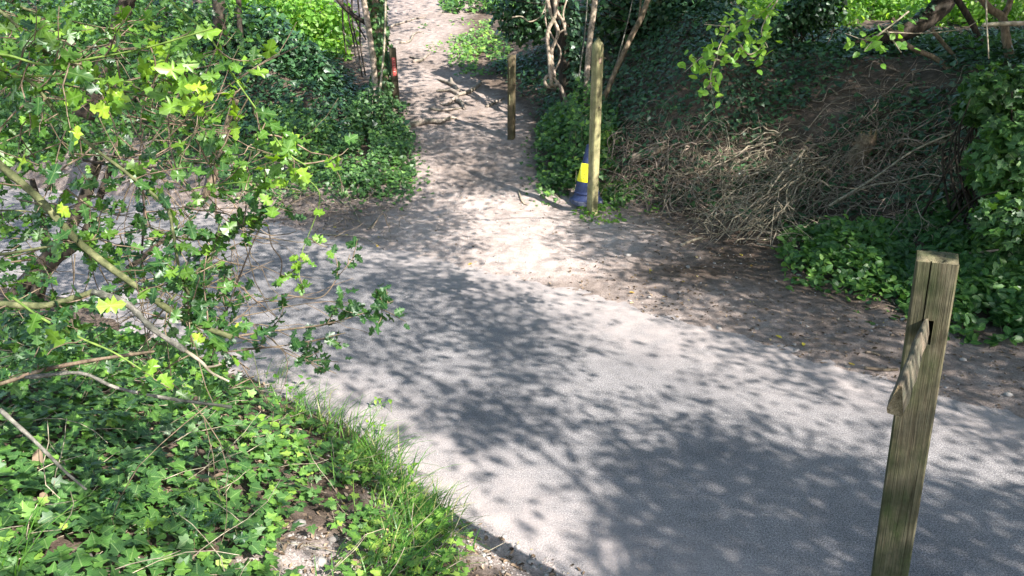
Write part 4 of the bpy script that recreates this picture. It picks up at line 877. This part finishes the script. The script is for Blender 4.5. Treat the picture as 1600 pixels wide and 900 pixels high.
Bs['h2'] = br([(145, 456), (185, 468), (205, 480), (240, 515), (290, 548)], 1.74, .0105, .0085, 'bark_grey', wob=.35)
Bs['h3'] = br([(290, 548), (315, 566), (330, 582), (358, 596)], 1.74, .006, .0035, 'twig')
br([(322, 574), (335, 572), (346, 569)], 1.74, .004, .003, 'twig')
Bs['i'] = br([(-60, 610), (0, 600), (60, 580), (150, 562), (250, 548)], 1.9, .010, .006, 'bark', wob=.3)
Bs['j'] = br([(40, 590), (125, 583), (180, 605), (260, 622), (362, 636)], 1.8, .007, .0055, 'bark_grey', wob=.3)
Bs['k'] = br([(240, -40), (270, 5), (325, 55), (365, 120), (400, 170), (445, 235), (480, 260)], 1.9, .0035, .003, 'stem_green')
Bs['l'] = br([(20, 465), (70, 500), (130, 530), (180, 552), (240, 590)], 1.7, .0045, .0025, 'stem_green')
Bs['m'] = br([(360, 527), (420, 518), (500, 508), (560, 492), (615, 470)], 2.5, .005, .002, 'bark')
Bs['n'] = br([(350, 550), (400, 545), (470, 536), (540, 520)], 2.5, .004, .002, 'bark')
Bs['o'] = br([(380, 545), (435, 543), (470, 558), (500, 572)], 2.5, .003, .0015, 'bark')
Bs['p'] = br([(330, 560), (360, 470), (410, 350), (425, 385), (440, 408), (436, 440)], 2.6, .0035, .003, 'bark_dark')
Bs['q'] = br([(470, 270), (500, 310), (470, 400), (468, 440)], 2.3, .002, .0015, 'stem_green')
Bs['r'] = br([(440, 460), (500, 465), (530, 430), (555, 400)], 2.6, .0035, .0015, 'bark')
Bs['s'] = br([(0, 640), (55, 690), (100, 735), (135, 765)], 1.45, .006, .003, 'bark_grey')
Bs['t'] = br([(-40, -30), (30, 10), (100, 30), (190, 50)], 2.4, .006, .003, 'bark_green')
Bs['u'] = br([(200, 130), (280, 170), (340, 220), (420, 240)], 2.3, .004, .002, 'bark_green')
Bs['v'] = br([(220, 350), (300, 375), (380, 350), (405, 345)], 2.2, .004, .002, 'bark_green')
Bs['w'] = br([(280, 300), (330, 290), (400, 285), (470, 300)], 2.2, .003, .0015, 'stem_green')
Bs['x'] = br([(260, 480), (290, 440), (330, 400), (345, 340)], 2.2, .005, .003, 'bark_green')
Bs['y'] = br([(-40, 330), (40, 330), (110, 345), (200, 330)], 2.5, .005, .002, 'bark_green')
Bs['z'] = br([(130, 250), (210, 270), (225, 320), (222, 400), (228, 470)], 2.4, .006, .004, 'bark_dark')
# dark multi-stem base further back
for pts, d, r0 in [([(20, 470), (50, 430), (90, 385), (118, 340), (140, 290), (155, 245)], 4.6, .05), ([(55, 460), (85, 410), (120, 382), (145, 340)], 4.5, .035), ([(155, 310), (170, 270), (185, 235)], 4.8, .025), ([(200, 420), (225, 400), (260, 370)], 4.3, .02), ([(60, 480), (72, 400), (66, 340), (50, 280)], 4.6, .03)]:
    P = smoothline(line_px(pts, d), 5); b = Bag(); tube(b, P, r0, r0*.6, 8, .2); b.build('back_stem', M['bark_dark'], holly, True)
# fine twigs off every branch, leaves along twigs
tw = Bag(); LP = []; LN = []; LS = []; LR = []; LH = []
def twig_leaves(P, n_tw, n_lf, tl, size, rb, side_only=None, back=0):
    for _ in range(n_tw):
        k = rng.integers(2, len(P)-1); dd = unit(P[k]-P[k-1]); o = unit(rng.normal(size=3)+np.array([0, .2*back, 0]))
        Q = wander(P[k], dd*.7+o*.9, tl*rng.uniform(.5, 1.2), 5, .18, .03); tube(tw, Q, .0022, .0011, 4, cap=False)
        m_ = rng.integers(max(2, n_lf-2), n_lf+3)
        for i in range(m_):
            t = (i+.6)/m_; q = Q[min(5, int(t*5.5))]+rng.normal(size=3)*.008; h_ = unit(unit(Q[-1]-Q[0])+rng.normal(size=3)*.8+np.array([0, 0, -.1]))
            LP.append(q); LH.append(h_); LN.append(unit(rng.normal(size=3)*.65+np.array([0, -.55, .75]))); LS.append(size*rng.uniform(.65, 1.2)); LR.append(np.clip(rng.beta(1.5, 1.8)*(rb[1]-rb[0])+rb[0], 0, 1))
twig_leaves(Bs['a'], 17, 6, .20, 0.044, (0, .75)); twig_leaves(Bs['b'], 8, 5, .16, 0.051, (.3, .95)); twig_leaves(Bs['c'], 16, 6, .2, 0.048, (.2, .9))
twig_leaves(Bs['d'], 8, 6, .2, 0.048, (.1, .8)); twig_leaves(Bs['e'][6:], 6, 5, .10, 0.053, (.5, 1)); twig_leaves(Bs['f'], 13, 6, .16, 0.044, (.1, .8))
twig_leaves(Bs['g'], 9, 6, .18, 0.044, (.1, .7)); twig_leaves(Bs['h'], 4, 5, .15, 0.042, (0, .6)); twig_leaves(Bs['i'], 6, 5, .15, 0.042, (0, .7))
twig_leaves(Bs['k'], 13, 5, .14, 0.048, (.3, 1)); twig_leaves(Bs['l'], 4, 4, .12, 0.042, (.1, .8)); twig_leaves(Bs['t'], 14, 6, .2, 0.048, (.2, .9))
twig_leaves(Bs['u'], 10, 6, .16, 0.044, (.2, .9)); twig_leaves(Bs['v'], 8, 6, .16, 0.048, (0, .8)); twig_leaves(Bs['w'], 6, 5, .12, 0.048, (.2, .9))
twig_leaves(Bs['x'], 8, 6, .16, 0.042, (0, .8)); twig_leaves(Bs['y'], 10, 6, .2, 0.048, (0, .8)); twig_leaves(Bs['z'], 9, 6, .2, 0.044, (0, .7))
twig_leaves(Bs['m'][4:], 10, 7, .13, 0.040, (0, .45)); twig_leaves(Bs['n'][4:], 6, 6, .11, 0.038, (0, .5)); twig_leaves(Bs['o'][6:], 3, 5, .09, 0.036, (0, .4)); twig_leaves(Bs['r'][8:], 3, 4, .08, 0.042, (0, .4)); twig_leaves(Bs['q'][8:], 4, 5, .06, 0.038, (.3, .9)); twig_leaves(Bs['p'][:8], 8, 6, .16, 0.040, (0, .7))
for (p, q, d, s_, r_) in [(155, 160, 1.8, .055, 1), (140, 172, 1.8, .05, 1), (122, 196, 1.8, .05, .98), (112, 136, 1.8, .048, .97), (290, 108, 1.7, .06, .8), (262, 152, 1.75, .055, .7), (285, 158, 1.75, .06, .72), (308, 152, 1.75, .045, .8), (325, 138, 1.75, .05, 1), (335, 150, 1.75, .04, .97), (302, 42, 1.8, .06, .7), (345, 118, 1.8, .045, .7), (262, 85, 1.8, .05, .72), (70, 62, 1.9, .04, 1), (225, 45, 2.0, .045, .95), (40, 240, 1.9, .05, .95), (90, 320, 1.9, .05, .95), (60, 150, 1.8, .05, .3), (90, 255, 1.8, .06, .15), (400, 75, 2.0, .045, .8), (420, 110, 2.0, .055, .85), (425, 320, 1.9, .04, .85), (450, 290, 1.9, .045, .9), (418, 275, 1.9, .05, .6), (490, 330, 2.0, .035, .8), (150, 480, 1.7, .06, .9), (320, 533, 1.8, .035, 1), (370, 505, 2.0, .04, 1), (250, 585, 1.8, .05, .85), (240, 560, 1.8, .05, .8)]:
    LP.append(A(p, q, d)); h_ = unit(rng.normal(size=3)+np.array([0, 0, -.4])); LH.append(h_); LN.append(unit(np.array([.1, -.75, .6])+rng.normal(size=3)*.2)); LS.append(s_); LR.append(r_)
n0 = len(LP)
leafset(holly, T_holly, np.array(LP), np.array(LN), np.array(LS), np.array(LR), np.array(LH), M['holly'], 295)
# background depth of the holly (smaller, further leaves) with thin bare twigs
bb = Bag()
for (p, q, d, rad, N_) in [(60, 120, 4.2, (.8, .5, .5), 1100), (180, 90, 4.4, (.7, .5, .45), 900), (40, 250, 3.9, (.5, .4, .4), 500), (250, 60, 4.8, (.7, .4, .4), 700), (20, 400, 3.8, (.25, .3, .25), 160), (150, 200, 4.3, (.5, .4, .3), 400), (300, 200, 4.2, (.4, .3, .3), 160), (200, 330, 3.8, (.4, .3, .3), 110), (330, 440, 3.4, (.2, .25, .2), 60), (60, 520, 3., (.3, .3, .2), 260), (200, 540, 2.9, (.3, .3, .12), 120), (330, 570, 2.9, (.2, .25, .1), 90)]:
    blob(bb, A(p, q, d), rad, N_, T_holly2, .05, (0, .75), .45)
tag(bb.build('inner_foliage', M['holly'], holly), kind='stuff')
for i in range(120):
    p, q = rng.uniform(-20, 420), rng.uniform(60, 640); 
    if q > 560+.1*p or (p > 250 and q < 200): continue
    s = A(p, q, rng.uniform(2.2, 3.8)); twiggy(tw, s, rng.normal(size=3)+np.array([.3, 0, -.3]), rng.uniform(.25, .6), .0032, 1, .2, -.02, .8, 2, 4)
tag(tw.build('twigs', M['bark'], holly), kind='stuff')
# small holly seedling in the ivy, bottom left
sB = ground(np.array([200]), np.array([800]))[0]; hs = thing('holly_seedling', 'dark glossy holly seedling rising from the ivy at the bottom left', 'shrub', tuple(sB))
LP, LN, LS, LR, LH = [], [], [], [], []; tw = Bag()
for (p, q, k_) in [(200, 770, 7), (190, 810, 6), (155, 795, 4), (220, 815, 5), (180, 840, 4), (340, 850, 7), (275, 835, 3), (375, 870, 4), (310, 860, 3), (240, 860, 3)]:
    g = ground(np.array([p]), np.array([q]))[0]; c_ = g+np.array([0, 0, .13]); tube(tw, smoothline([g-np.array([.02, 0, .03]), (g+c_)/2+rng.normal(size=3)*.01, c_], 3), .003, .0015, 4)
    for i in range(k_): LP.append(c_+rng.normal(size=3)*.022); LH.append(unit(rng.normal(size=3)*np.array([1, 1, .2]))); LN.append(unit(rng.normal(size=3)*.3+np.array([0, 0, 1.]))); LS.append(rng.uniform(.045, .062)); LR.append(rng.beta(1, 3)*.5+(.5 if p in (240,) else 0))
tag(tw.build('stems', M['bark_green'], hs), kind='stuff'); leafset(hs, T_holly, np.array(LP), np.array(LN), np.array(LS), np.array(LR), np.array(LH), M['holly'], 295)
# near ivy bank
n = 21000
x = rng.uniform(-4.2, .2, n); y = rng.uniform(.8, 5.2, n); f_, nn_, r_, l_ = zones(x, y); z = H(x, y); px, py, dz = proj(np.stack([x, y, z], -1))
ed = nn_+(fbm(x*3, y*3, 55)-.5)*.3; bareS = np.hypot(px-490, (py-860)*.9) < 52+50*(fbm(px/30, py/30, 3)-.5); bare2 = np.hypot(px-330, (py-735)*1.1) < 38; bare3 = np.hypot(px-385, (py-790)) < 32
gap = fbm(x*3.5, y*3.5, 91)
den = ss(.05, .25, ed)*np.where(bareS, .10, 1)*np.where(bare2 | bare3, .45, 1)*np.where(gap < .40, .4, 1)*ss(745, 680, px)
k = (rng.random(n) < den) & seen(x, y, z, 80); x, y, z = x[k], y[k], z[k]; n = len(x)
nearness = np.clip((px[k]-330)/250, 0, 1)
ivy = thing('ivy_plant', 'near carpet of lobed ivy leaves covering the bank at the bottom left', 'ivy', (-1.4, 2.3, float(H(-1.4, 2.3))))
P = np.stack([x, y, z], -1)+np.array([0, 0, 1.])*(.012+rng.random(n)*.085)[:, None]
N = nrm(x, y)*1.0+rng.normal(size=(n, 3))*.38+np.array([.05, -.15, .3]); 
rn = np.clip(rng.beta(1.5, 2.6, n)*.9+nearness*.30+.09+(gap[k]-.5)*.3, 0, 1)
leafset(ivy, T_ivy, P, N, rng.uniform(.5, 1.15, n)*.062*(1-.3*nearness), rn, rng.normal(size=(n, 3))*np.array([1, 1, .3]), M['ivy'], 295)
bs = Bag()
for i in rng.choice(n, 420, False):
    a = P[i]+np.array([0, 0, -.03]); tube(bs, wander(a, rng.normal(size=3)*np.array([1, 1, .12]), rng.uniform(.12, .5), 5, .2), .0022, .0014, 4, cap=False)
tag(bs.build('runners', M['twig'], ivy), kind='stuff')
# bramble leaves: a few large pale leaves
bram = thing('bramble', 'pale broad bramble leaves over the grass edge, centre left', 'bramble', tuple(ground(np.array([430]), np.array([690]))[0])); LP, LN, LS, LR, LH = [], [], [], [], []; tw = Bag()
for (p, q, s_, rr0) in [(425, 665, .07, .6), (445, 675, .06, .95), (410, 660, .055, .8), (460, 650, .055, .5), (470, 690, .06, .4), (440, 700, .06, .3), (395, 690, .05, .7), (480, 600, .05, .15), (455, 610, .05, .3), (475, 625, .05, .2), (430, 590, .045, .4), (600, 628, .035, .8), (612, 633, .035, .9), (590, 630, .03, .9), (580, 668, .03, 1), (600, 672, .03, .9), (640, 735, .045, .9), (645, 745, .04, .8), (690, 805, .05, .5), (695, 820, .05, .4)]:
    for e in range(3): LP.append(ground(np.array([p]), np.array([q+12]))[0]*1.0+np.array([rng.normal()*.012, rng.normal()*.012-.03, .09+rng.random()*.02])); a = e*2.1+rng.random(); LH.append(np.array([math.cos(a), math.sin(a), -.05])); LN.append(unit(np.array([0, -.3, 1])+rng.normal(size=3)*.2)); LS.append(s_*rng.uniform(.8, 1.1)); LR.append(rr0)
    g = ground(np.array([p]), np.array([q+22]))[0]; tube(tw, smoothline([g-np.array([0, 0, .03]), (g+LP[-1])/2, LP[-1]], 3), .002, .0012, 4)
tag(tw.build('stems', M['stem_green'], bram), kind='stuff'); leafset(bram, T_oval, np.array(LP), np.array(LN), np.array(LS), np.array(LR), np.array(LH), M['fresh'], 200)
# grass
clumps = [(505, 650, .26, 150), (540, 665, .26, 200), (570, 690, .26, 260), (590, 715, .24, 260), (560, 740, .22, 160), (615, 745, .22, 220), (640, 775, .2, 200), (665, 800, .22, 240), (690, 815, .18, 160), (640, 830, .2, 200), (680, 850, .16, 160), (620, 870, .2, 160), (590, 800, .18, 120), (480, 625, .22, 100), (660, 885, .16, 160), (560, 890, .14, 60), (700, 880, .1, 60), (20, 880, .3, 60), (430, 585, .3, 70), (450, 560, .22, 30)]
b = Bag()
for (p, q, L_g, N_) in clumps:
    N_ = int(N_*rng.uniform(.12, .5)); L_g *= 1.1
    g = ground(np.array([p-10]), np.array([q+18]))[0]; dv = rng.normal(size=(N_, 2))*.075; bx = g[0]+dv[:, 0]; by = g[1]+dv[:, 1]; bz = H(bx, by)-.01
    a = rng.normal(size=N_)*1.0+.55; ln = L_g*rng.uniform(.45, 1.15, N_); bend = rng.uniform(.45, 1.35, N_)
    D = np.stack([np.cos(a), np.sin(a), np.zeros(N_)], -1); wd = np.stack([-np.sin(a), np.cos(a), np.zeros(N_)], -1)*(.0024+.0016*rng.random(N_))[:, None]
    base = np.stack([bx, by, bz], -1); rows = []
    for t in (0, .3, .55, .8, 1):
        c_ = base+D*(ln*bend*t**1.8*.8+ln*.1*t)[:, None]+np.array([0, 0, 1.])*(ln*(t-.45*bend*t**2.2))[:, None]; w_ = wd*(1-.8*t**2); rows.append(c_-w_); rows.append(c_+w_)
    V = np.stack(rows, 1); i = np.arange(N_)[:, None]*10; F = np.concatenate([i+np.array([[2*s, 2*s+1, 2*s+3, 2*s+2]]) for s in range(4)])
    L = np.zeros((N_, 10, 3)); L[..., 0] = .3; L[..., 2] = np.where(rng.random(N_) < .12, 1., rng.beta(1.6, 1.8, N_)*.95)[:, None]; b.add(V.reshape(-1, 3), [F], L.reshape(-1, 3))
tag(b.build('grass', M['grass']), 'long green grass tufts along the near road edge', 'grass', kind='stuff')
# ---- litter, stones, fallen leaves
def region_scatter(N_, xr, yr, test):
    x = rng.uniform(*xr, N_); y = rng.uniform(*yr, N_); f_, nn_, r_, l_ = zones(x, y); z = H(x, y); k = test(x, y, f_, nn_, r_, l_) & seen(x, y, z, 20); return np.stack([x, y, z], -1)[k]
b = Bag(); P = region_scatter(36000, (-8, 6.5), (4, 16), lambda x, y, f, n, r, l: (f > .0) & (r < 1.0) & (l < .8) & (rng.random(len(x)) < .06+.8*ss(1.3, 2.4, np.hypot(x+.2+.1*(y-8), (y-8.4)*(y < 8.4)))))
scat(b, T_curl, P+np.array([0, 0, .004]), rng.normal(size=(len(P), 3))*.35+np.array([0, 0, 1.]), rng.uniform(.012, .042, len(P)), rng.beta(1.3, 1.6, len(P)))
P = region_scatter(9000, (-3, 1), (1, 5), lambda x, y, f, n, r, l: (n > .02) & (n < 3))
scat(b, T_curl, P+np.array([0, 0, .006]), rng.normal(size=(len(P), 3))*.4+np.array([0, 0, 1.]), rng.uniform(.012, .04, len(P)), rng.beta(1.3, 1.3, len(P)))
P = region_scatter(11000, (-7, 6), (1, 11), lambda x, y, f, n, r, l: (f < 0) & (n < 0) & (rng.random(len(x)) < .06+.5*ss(-.5, -.05, np.maximum(f, n))))
scat(b, T_curl, P+np.array([0, 0, .008]), rng.normal(size=(len(P), 3))*.25+np.array([0, 0, 1.]), rng.uniform(.006, .022, len(P)), rng.beta(1.3, 1.3, len(P)))
tag(b.build('leaf_litter', M['litter']), 'small dry leaf litter on the verges and path', 'leaf litter', kind='stuff')
ico = (lambda p=(1+5**.5)/2: (unit(np.array([(-1, p, 0), (1, p, 0), (-1, -p, 0), (1, -p, 0), (0, -1, p), (0, 1, p), (0, -1, -p), (0, 1, -p), (p, 0, -1), (p, 0, 1), (-p, 0, -1), (-p, 0, 1)], float)), np.array([(0, 11, 5), (0, 5, 1), (0, 1, 7), (0, 7, 10), (0, 10, 11), (1, 5, 9), (5, 11, 4), (11, 10, 2), (10, 7, 6), (7, 1, 8), (3, 9, 4), (3, 4, 2), (3, 2, 6), (3, 6, 8), (3, 8, 9), (4, 9, 5), (2, 4, 11), (6, 2, 10), (8, 6, 7), (9, 8, 1)])))()
def stoneT(s): r_ = np.random.default_rng(s); V = ico[0]*(1+.25*(r_.random((12, 1))-.5))*np.array([1, .75, .45]); return V, ico[1]
b = Bag()
P = region_scatter(5200, (-6, 6), (3.5, 14), lambda x, y, f, n, r, l: (f > -.05) & (r < .2) & (l < .2)); P2 = region_scatter(9000, (-1.2, 1.2), (1.4, 3.6), lambda x, y, f, n, r, l: (n > -.02) & ((n < .35) | (np.hypot(x+.77, y-2.36) < .33)))
for s in range(4): scat(b, stoneT(s), P[s::4], rng.normal(size=(len(P[s::4]), 3))*.3+np.array([0, 0, 1.]), rng.gamma(2, .0035, len(P[s::4]))+.003, .5); scat(b, stoneT(s), P2[s::4], rng.normal(size=(len(P2[s::4]), 3))*.3+np.array([0, 0, 1.]), rng.gamma(2, .003, len(P2[s::4]))+.002, .5)
tag(b.build('gravel', M['stone']), 'pale gravel and grit on the bare verges', 'gravel', kind='stuff')
for (p, q, s_, lab) in [(981, 400, .045, 'pale round stone on the verge below the pointed post'), (1412, 500, .03, 'small stone on the verge left of the broken post'), (1505, 563, .03, 'small pale stone on the verge right of the broken post'), (1575, 618, .035, 'stone near the right frame edge at the road side'), (320, 320, .09, 'pale lump of stone on the left road edge behind the holly'), (468, 820, .035, 'larger stone in the bare soil at the bottom left'), (520, 845, .03, 'chalky stone in the bare soil beside the ivy'), (500, 880, .035, 'flat stone at the bottom of the bare soil patch'), (130, 870, .04, 'brown stone among the ivy at the bottom left')]:
    g = base_at(p, q); V, F = stoneT(int(p)); tag(mesh('stone', V*s_, [F], M['stone']), lab, 'stone').location = tuple(g+np.array([0, 0, s_*.2]))
Vc, Fc = T_curl
yl = [(521, 355), (538, 369), (592, 372), (590, 387), (738, 412), (1018, 423), (1069, 441), (1160, 401), (1172, 417), (1222, 530), (1256, 537), (1325, 568), (992, 459), (1300, 412), (1045, 352), (940, 300)]
names_ = ['leftmost yellow leaf on the left verge', 'small yellow leaf right of the leftmost one on the left verge', 'yellow leaf at the road edge, left verge', 'pale yellow leaf on the left road edge', 'orange leaf where the path meets the road', 'orange fallen leaf below the grey earth patch', 'lemon yellow leaf on the verge right of the path mouth', 'yellow leaf below the twig fan', 'second yellow leaf below the twig fan, nearer the road', 'yellow leaf on the verge left of the broken post', 'dull yellow leaf nearer the broken post', 'orange leaf at the road edge left of the broken post', 'orange leaf on the road edge right of the lit patch', 'yellowish leaf below the shrub seedlings', 'tan leaf under the reddish twigs', 'tan leaf beside the ivy bush']
for (p, q), lab in zip(yl, names_):
    g = base_at(p, q); L = np.stack([Vc[:, 0], Vc[:, 1], np.full(len(Vc), rng.random())], -1); V = Vc*.058
    o = mesh('fallen_leaf', V, [Fc], M['yellow'], None, L); o.location = tuple(g+np.array([0, 0, .008])); o.rotation_euler = (rng.normal()*.2, rng.normal()*.2, rng.random()*6); tag(o, lab, 'leaf', 'yellow leaves fallen on the verge')
for (p, q, s_, lab) in [(65, 755, .085, 'curled brown leaf left of the bare twig in the ivy'), (90, 745, .06, 'brown leaf beside the curled one in the ivy'), (335, 768, .06, 'dry tan leaf near the centre of the ivy bank'), (415, 755, .05, 'red-brown leaf right of the ivy centre'), (550, 895, .06, 'rust red leaf at the bottom beside the grass'), (630, 845, .04, 'small red leaf in the grass'), (75, 810, .06, 'brown leaf low in the left ivy'), (215, 665, .06, 'rusty leaf at the top of the ivy bank')]:
    g = base_at(p, q); L = np.stack([Vc[:, 0], Vc[:, 1], np.full(len(Vc), .55)], -1); o = mesh('dead_leaf', Vc*s_, [Fc], M['litter'], None, L); o.location = tuple(g+np.array([0, 0, .07])); o.rotation_euler = (rng.normal()*.3, rng.normal()*.3, rng.random()*6); tag(o, lab, 'leaf', 'dead leaves lying on the ivy')
